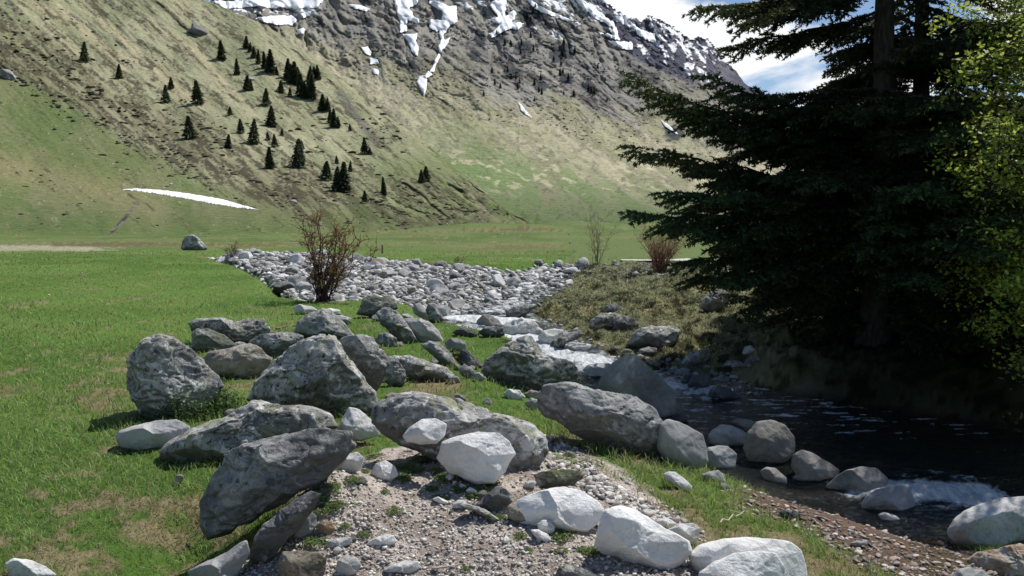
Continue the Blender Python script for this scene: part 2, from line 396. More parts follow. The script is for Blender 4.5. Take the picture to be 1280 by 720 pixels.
ua = np.arange(-560, 800, 1.25)
wobc = fbm(ua/14, ua*0, octv=4, seed=40)*2.2
U, V, X, Y, Z, D = hill_sheet(ua, lambda u: up(CREST_A, u)+wobc*sstep(800, 600, u), lambda u: 302+0*u, dA, relA, 330, [(0.03, 4), (0.12, 25), (0.3, 80)])
A_ = dict(U=U, V=V, X=X[:U.shape[0]], Y=Y[:U.shape[0]], Z=Z[:U.shape[0]])
def hc(r, gg, b): return lin((r, gg, b))
n1 = fbm(U/60, V/36, octv=5, seed=50, gain=0.6); s1 = streak(U, V, 40, 70, 9, 51, 5); s2 = streak(U, V, 38, 22, 4.2, 52, 4, gain=0.65); s3 = fbm(U/5, V/3.2, octv=3, seed=53)
line = up([(-600, 20), (0, 78), (90, 118), (150, 165), (230, 205), (300, 238), (380, 268), (470, 285), (560, 300), (800, 330)], U)
below = V-line+14*n1+8*s1
green = sstep(-14, 26, below)
straw = mix(hc(158, 156, 126), hc(130, 134, 100), sstep(-0.4, 0.4, 0.5*s1+n1))
straw = mix(straw, hc(142, 144, 114), sstep(-0.2, 0.5, n1)*0.7)
straw = mix(straw, hc(178, 166, 134), sstep(0.0, 0.5, streak(U, V, 42, 120, 22, 54, 3))*0.6*sstep(120, 20, V-line+120))
heath = mix(hc(112, 108, 80), hc(84, 80, 62), sstep(-0.3, 0.4, s2))
band = sstep(-80, -25, below+16*s3)*sstep(34, 0, below)
col = mix(straw, heath, band*(0.45+0.45*sstep(-0.1, 0.3, s1)))
gcol = mix(hc(98, 112, 68), hc(114, 118, 82), sstep(-0.4, 0.4, n1+0.4*s1))
gcol = mix(gcol, hc(98, 120, 66), sstep(262, 292, V)*0.55)
gcol = mix(gcol, hc(136, 128, 94), 0.65*np.exp(-((V-(205+0.26*(U-0)))**2)/500)*sstep(260, 120, U))
col = mix(col, gcol, green)
specks = sstep(0.16, 0.34, s2+0.35*s3+0.25*band-0.35*green+0.12*sstep(-0.1, 0.3, s1))
col = mix(col, hc(70, 64, 50), specks*0.8)
lspk = sstep(0.38, 0.55, s3+0.3*s2-0.2*green); col = mix(col, hc(190, 182, 156), lspk*0.35)
toe = sstep(440, 520, U)*sstep(205, 230, V)*sstep(306, 285, V)*sstep(0.0, 0.4, streak(U, V, 30, 40, 8, 57, 5, ridge=True)+0.2*n1)
col = mix(col, hc(104, 98, 78), toe*0.7); col = mix(col, hc(60, 58, 50), toe*sstep(0.1, 0.3, s3)*0.7)
toe2 = sstep(330, 400, U)*sstep(560, 520, U)*sstep(225, 245, V)*sstep(300, 272, V)*sstep(0, .25, s2); col = mix(col, hc(72, 64, 52), toe2*0.7)
# gully of stones below the snow strip, ridge of rocks
gl = np.abs(U-(172-(V-255)*0.9)); gul = sstep(6, 2, gl+3*s3)*sstep(252, 258, V)*sstep(296, 288, V)
col = mix(col, hc(120, 112, 100), gul*0.8); col = mix(col, hc(60, 56, 50), gul*sstep(0, 0.3, s3))
gl2 = np.abs(U-(430+(V-125)*0.75)); gul2 = sstep(9, 2, gl2+5*s3)*sstep(105, 120, V)*sstep(190, 175, V); col = mix(col, hc(110, 106, 98), gul2*0.7)
br = sstep(24, 0, np.hypot((U-475)*0.75, V-172)+14*s1); col = mix(col, hc(78, 70, 56), br*0.6*sstep(-0.2, 0.2, s3+s2))
low = np.maximum(sstep(225, 285, V+26*n1+0.10*(U-450))*sstep(330, 470, U), sstep(165, 235, V+30*n1+0.25*(U-520))*sstep(420, 520, U))
col = mix(col, mix(hc(112, 120, 78), hc(98, 116, 64), sstep(-0.3, 0.3, s1)), low*0.75*(1-0.7*toe))
col = mix(col, hc(84, 80, 62), 0.6*sstep(0.05, 0.3, s3+0.6*s2)*sstep(420, 500, U)*sstep(215, 240, V)*sstep(300, 280, V))
colA = col/(0.98+0.22*sstep(240, 290, V))[..., None]
colA = np.concatenate([colA, np.repeat(colA[-1:], 3, 0)])
M['hill'] = vcol_material('hillside_grass_and_heath', 0.9, 0.28, bump=(0.35, 0.9, 1.2))
o = link('hillside', make_mesh('hillside', np.stack([X, Y, Z], -1).reshape(-1, 3), grid_faces(*X.shape), color=colA.reshape(-1, 3)), M['hill'])
tag(o, kind='structure')
# ------------------------------------------------------------------ mountain behind
CREST_B = [(-900, -170), (-200, -120), (100, -40), (200, -14), (258, 2), (275, -4), (330, -25), (450, -90), (600, -60), (700, -30), (745, -8), (757, 2), (770, 14), (790, 23), (803, 27), (811, 20), (820, 24), (834, 31), (850, 42), (862, 50), (872, 48), (885, 51), (897, 66), (905, 74), (915, 84), (932, 104), (960, 128), (1010, 150), (1060, 172), (1200, 220), (1400, 235), (2000, 240), (2600, 240)]
def dB(U, V):
    d = np.interp(-V, [-305, -298, -270, -240, -200, -150, -100, -50, 0, 60, 120], [70, 80, 250, 400, 560, 720, 850, 960, 1060, 1160, 1260])
    return d
def relB(U, V, D):
    w = sstep(292, 235, V)
    big = fbm(U/220, V/150, octv=3, seed=61)*0.06
    mid = streak(U, V, 36, 120, 34, 62, 5, ridge=True)*0.017
    ver = streak(U, V, 80, 90, 26, 66, 4, ridge=True)*0.018*sstep(150, 60, V)
    st = streak(U, V, 34, 34, 9, 63, 5, ridge=True)*0.007
    r = fbm(U/8, V/6, octv=4, seed=64, gain=0.6)*0.005
    k = sstep(240, 120, V-0.10*(U-600)*0)
    return D*(big+mid*(0.35+0.65*k)+ver+st*(0.15+0.85*k)+r*(0.1+0.9*k))*w
ub = np.concatenate([np.linspace(-700, -60, 120)[:-1], np.arange(-60, 1120, 1.15), np.linspace(1120, 2300, 260)])
wobc = (fbm(ub/9, ub*0, octv=5, seed=70, ridge=True, gain=0.6))*4.0
U, V, X, Y, Z, D = hill_sheet(ub, lambda u: up(CREST_B, u)-wobc*sstep(720, 760, u)*sstep(1300, 900, u), lambda u: 306+0*u, dB, relB, 430, [(0.01, 12), (0.08, 90), (0.3, 300)])
B_ = dict(U=U, V=V, X=X[:U.shape[0]], Y=Y[:U.shape[0]], Z=Z[:U.shape[0]])
n1 = fbm(U/70, V/45, octv=5, seed=80, gain=0.6); s1 = streak(U, V, 35, 90, 12, 81, 5); s2 = streak(U, V, 33, 26, 5, 82, 4, gain=0.65); s3 = fbm(U/4.5, V/3.2, octv=3, seed=83); s4 = streak(U, V, 34, 45, 14, 84, 4, ridge=True)
gl_ = up([(400, 190), (520, 175), (600, 190), (700, 215), (800, 250), (900, 272), (1100, 290), (2000, 290)], U)
green = sstep(-45, 30, V-gl_+16*n1+14*s1)
rockl = up([(-600, 120), (380, 55), (470, 90), (560, 125), (640, 140), (720, 150), (800, 165), (880, 190), (960, 215), (1200, 260)], U)
rock = sstep(24, -24, V-rockl+14+20*n1+18*s1)
beige = mix(hc(150, 144, 118), hc(134, 132, 100), sstep(-0.3, 0.4, s1)); beige = mix(beige, hc(166, 156, 132), sstep(0.1, 0.4, s2)*0.6)
beige = mix(beige, hc(96, 90, 76), sstep(0.15, 0.45, s4+0.3*s3)*0.35)
rk = mix(hc(134, 130, 120), hc(106, 103, 97), sstep(-0.3, 0.3, s1+0.3*s2)); rk = mix(rk, hc(58, 54, 52), sstep(0.0, 0.35, s2*0.6+0.5*s4-0.2+0.3*s3)); rk = mix(rk, hc(150, 142, 122), sstep(0.2, 0.45, s1-0.4*s4)*0.5)
rk = mix(rk, hc(112, 112, 84), 0.45*sstep(0.0, 0.4, n1)*sstep(30, 110, V))
gr = mix(hc(110, 118, 82), hc(100, 116, 70), sstep(-0.3, 0.4, s1)); gr = mix(gr, hc(120, 116, 88), sstep(0.15, 0.4, n1+0.4*s2)*0.7)
gr = mix(gr, hc(98, 122, 64), sstep(255, 285, V)*0.6)
col = mix(beige, rk, rock); col = mix(col, gr, green)
pat = sstep(0.28, 0.42, streak(U, V, 14, 20, 5, 85, 3)+0.2*s3)*sstep(170, 200, V)*sstep(255, 225, V); col = mix(col, hc(174, 166, 138), pat*0.6)
col = mix(col, hc(78, 78, 60), sstep(0.30, 0.5, s3+0.4*s2)*0.5*(1-rock))
# rubble fan above the riverbed
fan = sstep(0.0, 0.3, s3+0.5*s2)*sstep(600, 640, U)*sstep(790, 740, U)*sstep(268, 278, V)*sstep(308, 300, V)*sstep(14, 2, np.abs(V-(272+0.16*(U-600))-8)); col = mix(col, hc(128, 124, 112), fan*0.7)
cr = np.interp(U, [600, 740, 760, 800, 860, 900, 930, 1000], [0, 10, 42, 78, 104, 112, 118, 150])
dk = sstep(6, -6, V-cr+8*s1+5*s3)*sstep(720, 760, U); col = mix(col, mix(hc(66, 66, 76), hc(92, 90, 96), sstep(-0.2, 0.3, s2)), dk)
for (cx, cy, rx, ry) in [(702, 66, 17, 13), (663, 18, 16, 16), (655, 60, 12, 10), (626, 48, 9, 9), (600, 50, 8, 8), (708, 98, 8, 7), (676, 108, 10, 6), (733, 108, 6, 5), (640, 92, 12, 7), (594, 68, 8, 6), (842, 168, 12, 10)]:
    m = sstep(1.15, 0.75, np.hypot((U-cx)/rx, (V-cy)/ry)+0.5*s3+0.3*s2); col = mix(col, hc(44, 48, 50), m*0.9)
# streaks of snow among the upper rocks
sn = sstep(0.30, 0.34, streak(U, V, 38, 26, 8, 90, 5, gain=0.62)+0.25*s3 - 0.010*np.clip(V-10-0.13*(U-600)*(U > 600), -20, 200) + 0.02)*sstep(560, 600, U)
sn = np.maximum(sn, sstep(0.22, 0.27, streak(U, V, 55, 16, 6, 91, 4)+0.3*s3-0.012*np.clip(V-cr+20, -30, 200)-0.05)*dk*sstep(930, 900, U))
sn = np.maximum(sn, sstep(0.02, 0.08, streak(U, V, 12, 60, 6, 92, 4)+0.25*s3-0.02*np.abs(V-8)+0.05)*sstep(410, 380, U)*sstep(240, 270, U)*sstep(40, 20, V))
colB = col*(1-0.03) + 0.02*lin((150, 170, 200))  # thin aerial haze mixed into the mountain colour
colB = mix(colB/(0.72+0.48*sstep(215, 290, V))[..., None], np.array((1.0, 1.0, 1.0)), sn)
colB = np.concatenate([colB, np.repeat(colB[-1:], 3, 0)])
M['mountain'] = vcol_material('mountain_rock_and_turf', 0.35, 0.25, bump=(0.12, 0.9, 4.0))
o = link('mountain', make_mesh('mountain', np.stack([X, Y, Z], -1).reshape(-1, 3), grid_faces(*X.shape), color=colB.reshape(-1, 3)), M['mountain'])
tag(o, kind='structure')

# ------------------------------------------------------------------ snow patches lying on the slopes
ts = NT('old_snow'); M['snow'] = ts.principled(ts.mix((0.94, 0.95, 0.96), (0.86, 0.86, 0.85), ts.step(ts.noise(ts.coord(), 0.25, 6), 0.55, 0.75)), 0.6, ts.bump(ts.noise(ts.coord(), 0.4, 6), 0.25, 0.2), 0.3)
def snow(label, poly, sheet, rough=1.6, lift=0.5, group=None):
    U, V = sheet['U'], sheet['V']
    us = [p[0] for p in poly]; vs = [p[1] for p in poly]
    cm = (U[0] > min(us)-8) & (U[0] < max(us)+8); ci = np.nonzero(cm)[0]; c0, c1 = ci[0], ci[-1]+1
    sub = {k: sheet[k][:, c0:c1] for k in 'UVXYZ'}
    rm = ((sub['V'] > min(vs)-8) & (sub['V'] < max(vs)+8)).any(axis=1); ri = np.nonzero(rm)[0]; r0, r1 = ri[0], ri[-1]+1
    sub = {k: a[r0:r1] for k, a in sub.items()}
    # refine twice along both directions so the outline is not stepped
    def refine(a):
        b = np.empty((a.shape[0]*2-1, a.shape[1])); b[::2] = a; b[1::2] = (a[1:]+a[:-1])/2
        c = np.empty((b.shape[0], b.shape[1]*2-1)); c[:, ::2] = b; c[:, 1::2] = (b[:, 1:]+b[:, :-1])/2; return c
    sub = {k: refine(a) for k, a in sub.items()}
    def soft(a):
        for _ in range(14 if sheet is B_ else 4):
            p = np.pad(a, 1, mode='edge'); a = (p[1:-1, 1:-1]*2+p[:-2, 1:-1]+p[2:, 1:-1]+p[1:-1, :-2]+p[1:-1, 2:])/6
        return a
    sub['X'], sub['Y'], sub['Z'] = soft(sub['X']), soft(sub['Y'])-(3.0 if sheet is B_ else 0.1), soft(sub['Z'])
    s = sdf(sub['U'], sub['V'], poly) + rough*fbm(sub['U']/5, sub['V']/4, octv=4, seed=95)
    lf = lift*sstep(0.6, -1.6, s); Z = sub['Z']+lf; Y = sub['Y']-lf*0.4
    fc = (s[1:, 1:] < 0.3) & (s[:-1, :-1] < 0.3)
    f = grid_faces(s.shape[0], s.shape[1], fc)
    if len(f) < 3: return
    v, f = compact(np.stack([sub['X'], Y, Z], -1).reshape(-1, 3), f)
    c = v.mean(0)
    tag(link('snow_patch', make_mesh('snow_patch', v-c, f), M['snow'], loc=c), label, 'snow patch', group or 'patches of old snow on the slopes')
snow('long thin strip of old snow lying across the green foot of the slope', [(152, 237), (170, 236), (200, 238), (240, 243), (275, 249), (300, 256), (322, 262), (300, 260), (262, 254), (225, 247), (190, 241)], A_, 0.7, 0.3)
snow('lowest snow tongue, pointed at the bottom, ending the central gully', [(524, 96), (532, 95), (536, 90), (541, 94), (534, 98), (534, 108), (531, 120), (526, 112), (522, 104)], B_, 1.0, 1.2)
snow('broad forked snow tongue filling the central gully', [(540, 0), (560, 8), (571, 8), (572, 28), (562, 34), (555, 44), (556, 52), (564, 46), (558, 58), (550, 68), (548, 58), (552, 50), (548, 40), (537, 36), (538, 26), (552, 26), (554, 16), (536, 4)], B_, 1.6, 1.5)
snow('narrow thread of snow joining the forked tongue to the lowest one', [(549, 66), (551, 70), (546, 80), (543, 90), (538, 90), (542, 82), (546, 72)], B_, 0.8, 1.0)
snow('tall snow tongue just left of the forked one', [(492, -6), (524, -4), (522, 6), (512, 10), (518, 22), (525, 25), (524, 30), (510, 26), (508, 40), (500, 42), (500, 30), (496, 16)], B_, 1.6, 1.5)
snow('small drop shaped snow patch below the tall snow tongue', [(504, 44), (522, 43), (520, 52), (524, 60), (522, 71), (516, 66), (512, 56)], B_, 1.0, 1.2)
snow('uppermost of three small snow scraps in a falling row', [(452, 60), (460, 59), (465, 66), (463, 70), (456, 67)], B_, 0.7, 1.0)
snow('middle of three small snow scraps in a falling row', [(463, 73), (472, 75), (474, 80), (463, 81)], B_, 0.7, 1.0)
snow('lowest of three small snow scraps in a falling row', [(466, 86), (474, 88), (474, 94), (467, 92)], B_, 0.7, 1.0)
snow('wide flat snow patch at the left end of the skyline', [(268, 2), (300, 3), (330, -2), (345, 4), (318, 9), (290, 11), (284, 14)], B_, 1.2, 1.2)
snow('largest snow field, below the skyline left of centre', [(326, 8), (345, -8), (410, -8), (405, 2), (395, 11), (370, 12), (350, 10), (334, 11)], B_, 1.6, 1.5)
snow('jagged snow patch under the largest snow field', [(320, 24), (345, 20), (365, 20), (372, 24), (366, 33), (350, 32), (335, 29)], B_, 1.6, 1.4)
snow('small round snow patch at the foot of the jagged one', [(372, 38), (380, 35), (383, 38), (380, 43), (373, 43)], B_, 0.6, 1.0)
snow('small snow dab beside the jagged snow patch', [(376, 18), (384, 16), (388, 20), (380, 23)], B_, 0.6, 1.0)
snow('small snow patch high between the largest field and the tall tongue', [(436, 6), (450, 7), (462, 12), (458, 15), (444, 11)], B_, 0.9, 1.2)
snow('forked snow streaks right of the central gully, like a three fingered hand', [(612, 8), (626, -8), (634, -8), (631, 22), (642, 14), (646, 18), (640, 28), (655, 30), (648, 38), (636, 36), (622, 44), (614, 49), (612, 43), (626, 32), (612, 26), (622, 22)], B_, 1.8, 1.4)
snow('triangular snow patch below the dark crest on the right', [(760, 52), (790, 54), (790, 63), (778, 62), (768, 58)], B_, 1.2, 1.5)
snow('long diagonal snow streak running down the dark crest', [(716, -6), (728, 0), (750, 18), (768, 30), (772, 44), (776, 52), (762, 48), (746, 40), (768, 46), (764, 34), (745, 24), (728, 10)], B_, 1.8, 1.5)
snow('thin diagonal snow streak above the grey gullies', [(655, -4), (672, 6), (690, 16), (714, 26), (712, 28), (690, 20), (668, 12)], B_, 1.4, 1.2)
snow('snow patch near the right end of the dark crest', [(784, 25), (800, 38), (818, 44), (820, 54), (810, 52), (796, 44)], B_, 1.6, 1.5)
snow('short bright snow sliver alone in the middle of the grey face', [(648, 128), (653, 133), (658, 140), (664, 147), (658, 144), (651, 138)], B_, 0.5, 1.0)
snow('faint snow sliver beside the fir on the pale flank', [(826, 151), (836, 158), (846, 168), (840, 165), (830, 158)], B_, 0.4, 1.0)
# ------------------------------------------------------------------ boulders
def ico(n):
    import bmesh
    bm = bmesh.new(); bmesh.ops.create_icosphere(bm, subdivisions=n, radius=1.0)
    v = np.array([x.co[:] for x in bm.verts]); f = np.array([[q.index for q in x.verts] for x in bm.faces]); bm.free()
    return v, f
ICO = {n: ico(n) for n in (1, 2, 3, 4, 5, 6)}
def facets(q, rs, k, lo, hi, front=True):
    for i in range(k):
        n = rs.normal(size=3)
        if front: n[2] = abs(n[2])+0.35*rs.random()
        n /= np.linalg.norm(n)
        h = rs.uniform(lo, hi)
        if front: h = max(h, math.hypot(n[0], n[1])+0.01)
        d = q@n-h
        q = q-np.maximum(d, 0)[:, None]*n*0.96
    return q
def outline_rock(poly, seed, basev=None, rnd=0.0, deep=0.75, k=9, rough=1.0, planes=None, extra=0.0):
    """a boulder whose outline seen from the footpath follows the traced outline, standing on the ground at basev"""
    poly = np.array(poly, float); rs = np.random.default_rng(seed)
    x0, y0 = poly.min(0); x1, y1 = poly.max(0)
    # area centroid
    a = poly; b = np.roll(poly, -1, 0); cr = a[:, 0]*b[:, 1]-b[:, 0]*a[:, 1]; A = cr.sum()/2
    cx, cy = ((a+b)*cr[:, None]).sum(0)/(6*A)
    bv = basev if basev else y1-0.12*(y1-y0)
    base = hit(cx, bv, True)
    dist = base[1]
    wpx, hpx = (x1-x0), (y1-y0); m = dist/F
    half = deep*0.5*math.sqrt(wpx*hpx)*m*(0.8+0.3*min(1, wpx/hpx/2))
    Yc = dist + half*0.55 + extra
    # outline radius as a function of angle
    th = np.linspace(-math.pi, math.pi, 1441); dx, dy = np.cos(th), np.sin(th)
    R = np.full(th.shape, 0.0)
    for (ax, ay), (bx, by) in zip(a-[cx, cy], b-[cx, cy]):
        ex, ey = bx-ax, by-ay; den = dx*ey-dy*ex
        with np.errstate(divide='ignore', invalid='ignore'):
            t = (ax*ey-ay*ex)/den; s_ = (ax*dy-ay*dx)/den
        ok = (s_ >= -1e-6) & (s_ <= 1+1e-6) & (t > 0); R = np.where(ok, np.maximum(R, t), R)
    kk = 5+int(rnd*60); ker = np.hanning(kk+2)[1:-1]; ker /= ker.sum()
    Rp = np.concatenate([R[:-1][-200:], R, R[1:][:200]]); R = np.convolve(Rp, ker, 'same')[200:-200]
    size = max(wpx, hpx)
    q, f = ICO[6 if size > 90 else 5 if size > 34 else 4 if size > 16 else 3]
    q = q.copy()
    # q: x right, y down (photo), z toward the viewer
    ph = np.arctan2(q[:, 1], q[:, 0])
    qq = facets(q, rs, k+(6 if rough > 0.6 else 0), 0.5, 0.86)
    for (nx, ny, nz, h) in (planes if planes else ([(0.2, -0.62, 0.65, 0.5), (0.5, -0.3, 0.7, 0.6)] if wpx > 20 else [])):
        n = np.array([nx, ny, nz], float); n /= np.linalg.norm(n); h = max(h, math.hypot(n[0], n[1])+0.005); d = qq@n-h
        qq = qq-np.maximum(d, 0)[:, None]*n
    rr = np.hypot(qq[:, 0], qq[:, 1]); ph = np.arctan2(qq[:, 1], qq[:, 0])
    Rv = np.interp(ph, th, R)
    mean = R.mean(); blend = sstep(0.0, 0.9, rr)
    px = Rv*(rr**0.92)
    ux, uy = np.cos(ph)*px, np.sin(ph)*px
    sc_ = Yc/F
    sc_ *= 1.035
    wx, wup, wz = ux*sc_, -uy*sc_, qq[:, 2]*half
    # shear so that the back leans away with the view direction (keeps the outline)
    aC, sC = rayk(cx, cy)
    Xc, Zc = aC*Yc, EYE+sC*Yc
    loc = np.stack([wx - wz*aC*0.9, -wz, wup - wz*sC*0.9], -1)
    Lr = 0.5*math.sqrt(wpx*hpx)*sc_
    p = loc/Lr
    nrm = q/np.linalg.norm(q, axis=1)[:, None]; nw = np.stack([nrm[:, 0], -nrm[:, 2], -nrm[:, 1]], -1)
    o = rs.uniform(-50, 50, 3)
    d = fbm(p[:, 0]*1.3+o[0], p[:, 1]*1.3+o[1], p[:, 2]*1.3+o[2], octv=3, seed=seed % 97, ridge=True)*0.055*rough
    tn = (fbm(p[:, 0]*1.0+o[1], p[:, 1]*1.0+o[2], p[:, 2]*1.6+o[0], octv=3, seed=seed % 71, gain=0.45)*4.2+9); fl = np.floor(tn); fr_ = tn-fl
    d = d + (fl-9+sstep(0.35, 0.65, fr_))*0.034*rough
    d = d + fbm(p[:, 0]*4+o[0], p[:, 1]*4+o[1], p[:, 2]*4+o[2], octv=5, seed=seed % 89+7, gain=0.6)*0.055*rough
    # crack-like grooves
    cn = np.abs(fbm(p[:, 0]*1.1+o[2], p[:, 1]*1.1+o[0], p[:, 2]*2.2+o[1], octv=3, seed=seed % 83+3))
    d = d - 0.05*rough*sstep(0.045, 0.0, cn)*(rough > 0.6)
    d = d - d.mean() - 0.3*d.std()
    loc = loc + nw*(d*Lr)[:, None]
    return loc, f, np.array([Xc, Yc, Zc])
COUNT = [0]
def boulder(label, mat, poly, basev=None, name='boulder', cat='boulder', **kw):
    COUNT[0] += 1
    v, f, c = outline_rock(poly, 100+COUNT[0]*7, basev, **kw)
    o = link(name, make_mesh(name, v, f), M[mat], loc=c)
    return tag(o, label, cat)
def off(ox, oy, s, pts): return [(ox+x/s, oy+y/s) for x, y in pts]
c1 = lambda *p: off(130, 360, 4, p)
c2 = lambda *p: off(400, 360, 4, p)
c3 = lambda *p: off(130, 540, 4, p)
c4 = lambda *p: off(400, 540, 4, p)
c5 = lambda *p: off(680, 540, 4, p)
c6 = lambda *p: off(660, 380, 4, p)
c7 = lambda *p: off(960, 540, 4, p)
c8 = lambda *p: off(480, 300, 4, p)
c9 = lambda *p: off(260, 270, 4, p)
SM = dict(rnd=0.6, k=3, rough=0.35)
# the pile at the left
boulder('big pointed grey boulder standing alone in the turf beside the dark evergreen shrub', 'lichen', c1((108, 440), (125, 365), (195, 268), (250, 240), (290, 230), (340, 245), (455, 340), (560, 430), (610, 490), (560, 560), (430, 640), (330, 690), (230, 690), (160, 640), (125, 560)), 524, k=2, planes=[(-0.75, -0.1, 0.5, 0.3), (0.45, -0.3, 0.8, 0.42)])
boulder('flat topped lichened boulder at the back left of the pile, next to open meadow', 'lichen', c1((440, 175), (480, 155), (590, 150), (640, 170), (720, 148), (800, 155), (828, 205), (800, 250), (720, 290), (600, 290), (450, 240)), 434)
boulder('mossy dark fronted rock in front of the flat topped boulder', 'mossy', c1((432, 300), (436, 235), (470, 205), (520, 205), (600, 235), (660, 285), (650, 320), (560, 330), (450, 315)), 440)
boulder('tan brown weathered boulder between the pointed boulder and the dark hollowed one', 'tan', c1((490, 355), (530, 312), (600, 305), (690, 280), (760, 290), (845, 350), (825, 410), (790, 455), (700, 470), (640, 440), (560, 430), (510, 390)), 474)
boulder('rounded grey rock with a dark hollow in its left side', 'grey', c1((725, 275), (780, 228), (900, 216), (1000, 240), (1012, 275), (940, 330), (860, 360), (800, 330), (745, 300)), 448)
boulder('humped grey boulder with a pale diagonal edge at the back of the pile', 'grey', c1((940, 225), (975, 160), (1040, 122), (1095, 112), (1150, 130), (1200, 178), (1260, 245), (1180, 275), (1060, 260), (970, 240)), 425)
boulder('huge lichen covered boulder, the tallest of the pile', 'lichen', [(308, 500), (322, 478), (340, 455), (362, 432), (385, 419), (402, 416), (418, 422), (427, 436), (442, 455), (456, 470), (468, 497), (474, 520), (455, 532), (420, 530), (380, 528), (330, 520)], 524, k=5, planes=[(-0.25, -0.5, 0.75, 0.45)])
boulder('dark rounded boulder leaning against the right side of the huge lichened one', 'grey', [(424, 428), (435, 420), (452, 418), (466, 424), (478, 438), (485, 452), (483, 468), (470, 488), (462, 490), (450, 470), (436, 450)], 500, k=6)
boulder('egg shaped grey boulder standing upright right of the dark rounded one', 'grey', c2((320, 350), (345, 340), (385, 350), (425, 410), (428, 450), (415, 490), (350, 500), (320, 470)), 484)
boulder('long low dark boulder lying in the grass above the lichened centre boulder', 'lichen', c2((362, 340), (450, 335), (500, 350), (560, 370), (640, 398), (685, 450), (650, 485), (590, 480), (500, 460), (430, 440), (390, 390)), 478)
boulder('blocky dark green tinged boulder below the brown leafless bush', 'mossy', c2((188, 130), (200, 80), (220, 48), (262, 38), (330, 42), (375, 55), (385, 100), (350, 140), (260, 145)), 398)
boulder('long slanting grey boulder leaning down to the right below the blocky one', 'grey', c2((283, 130), (325, 92), (385, 110), (420, 160), (455, 210), (477, 258), (430, 290), (390, 275), (340, 225), (305, 180)), 430, k=6)
boulder('smooth slanting boulder with a green flank at the edge of the rapids', 'smooth', c2((412, 155), (450, 145), (500, 145), (545, 175), (590, 220), (625, 275), (580, 290), (520, 280), (480, 255), (440, 205)), 428)
boulder('small knobbly boulder in front of the slanting one', 'grey', c2((275, 255), (295, 228), (345, 222), (385, 255), (380, 300), (345, 310), (290, 290)), 434)
boulder('rugged boulder sloping down to the stream beyond the long low one', 'grey', c2((510, 285), (550, 265), (600, 275), (640, 310), (665, 345), (700, 400), (670, 420), (620, 390), (570, 350)), 460)
boulder('dark wedge shaped rock at the near edge of the white water', 'dark', c2((690, 330), (720, 308), (745, 320), (790, 360), (825, 395), (800, 415), (740, 410), (700, 380)), 462)
boulder('small speckled rock under the dark wedge at the edge of the grass', 'grey', c2((690, 400), (720, 380), (755, 395), (785, 435), (775, 465), (730, 450), (700, 430)), 474)
boulder('little pale rock tucked against the big fissured boulder', 'smooth', c2((765, 425), (795, 418), (830, 450), (825, 475), (780, 470)), 477)
boulder('smooth grey rock half in the white water beside the slanting boulder', 'smooth', c2((620, 270), (650, 250), (700, 255), (730, 280), (725, 315), (680, 325), (640, 305)), 440)
boulder('big fissured grey boulder like a pyramid beside the rapids', 'lichen', [(603, 463), (608, 450), (620, 440), (640, 427), (655, 420), (665, 421), (675, 430), (683, 442), (700, 447), (716, 452), (722, 468), (718, 478), (700, 484), (680, 490), (655, 494), (630, 490), (612, 480)], 492, k=5, planes=[(0.25, -0.55, 0.7, 0.35), (-0.3, 0.2, 0.8, 0.5)])
boulder('large dark boulder with pale slanting bands in the grass by the stream', 'darkfront', [(669, 506), (673, 490), (684, 479), (705, 475), (725, 480), (750, 484), (772, 488), (796, 496), (818, 512), (832, 530), (838, 548), (836, 566), (822, 578), (800, 573), (770, 560), (735, 553), (700, 530), (680, 520)], 568, k=4, planes=[(-0.2, 0.45, 0.7, 0.35), (0.3, -0.6, 0.6, 0.5)])
boulder('tall smooth dark boulder rising to a peak at the edge of the stream', 'brown', [(745, 486), (755, 470), (765, 455), (775, 446), (787, 442), (800, 447), (812, 458), (828, 475), (841, 488), (846, 502), (844, 520), (830, 530), (800, 532), (765, 520)], 528, **dict(rnd=0.4, k=5, rough=0.4))
boulder('light grey smooth boulder at the waterside right of the dark banded one', 'smooth', [(824, 530), (835, 524), (848, 527), (862, 534), (878, 543), (884, 560), (885, 578), (872, 588), (850, 587), (832, 580), (822, 560)], 586, **SM)
boulder('rounded grey boulder in the shallows, upper of a pair', 'smooth', c6((900, 660), (925, 625), (965, 600), (1010, 602), (1060, 625), (1105, 655), (1095, 695), (1040, 720), (960, 722), (910, 700)), 560, **SM)
boulder('smooth low grey boulder in the shallows, lower of a pair', 'smooth', c5((800, 110), (820, 75), (870, 64), (920, 70), (965, 110), (955, 180), (900, 198), (840, 190), (805, 160)), 587, **SM)
boulder('tall shaded boulder standing in the shallows amid smaller ones', 'brown', [(928, 560), (933, 540), (945, 527), (962, 524), (980, 530), (992, 545), (993, 565), (984, 580), (960, 586), (938, 582)], 582, rnd=0.4, k=5, rough=0.5)
boulder('purplish grey rounded boulder right of the tall shaded one', 'brown', [(988, 583), (991, 568), (1002, 562), (1016, 566), (1032, 575), (1050, 588), (1045, 600), (1025, 605), (1000, 602)], 603, rnd=0.4, k=4, rough=0.5)
boulder('smooth brown boulder with a rounded back beside the small waterfall', 'brown', [(1031, 609), (1045, 595), (1057, 587), (1075, 583), (1095, 585), (1110, 598), (1112, 612), (1090, 622), (1055, 618)], 617, **SM)
boulder('ridged grey boulder at the foot of the small waterfall', 'smooth', c7((462, 360), (490, 315), (540, 285), (580, 275), (650, 268), (700, 290), (735, 335), (735, 370), (690, 410), (620, 425), (530, 410), (475, 390)), 640, k=6, rough=0.5)
boulder('big smooth pale boulder cut by the right edge of the picture', 'pale', [(1183, 662), (1190, 650), (1205, 638), (1225, 629), (1255, 621), (1285, 619), (1310, 628), (1325, 650), (1315, 675), (1285, 686), (1240, 692), (1205, 690), (1188, 680)], 688, **SM)
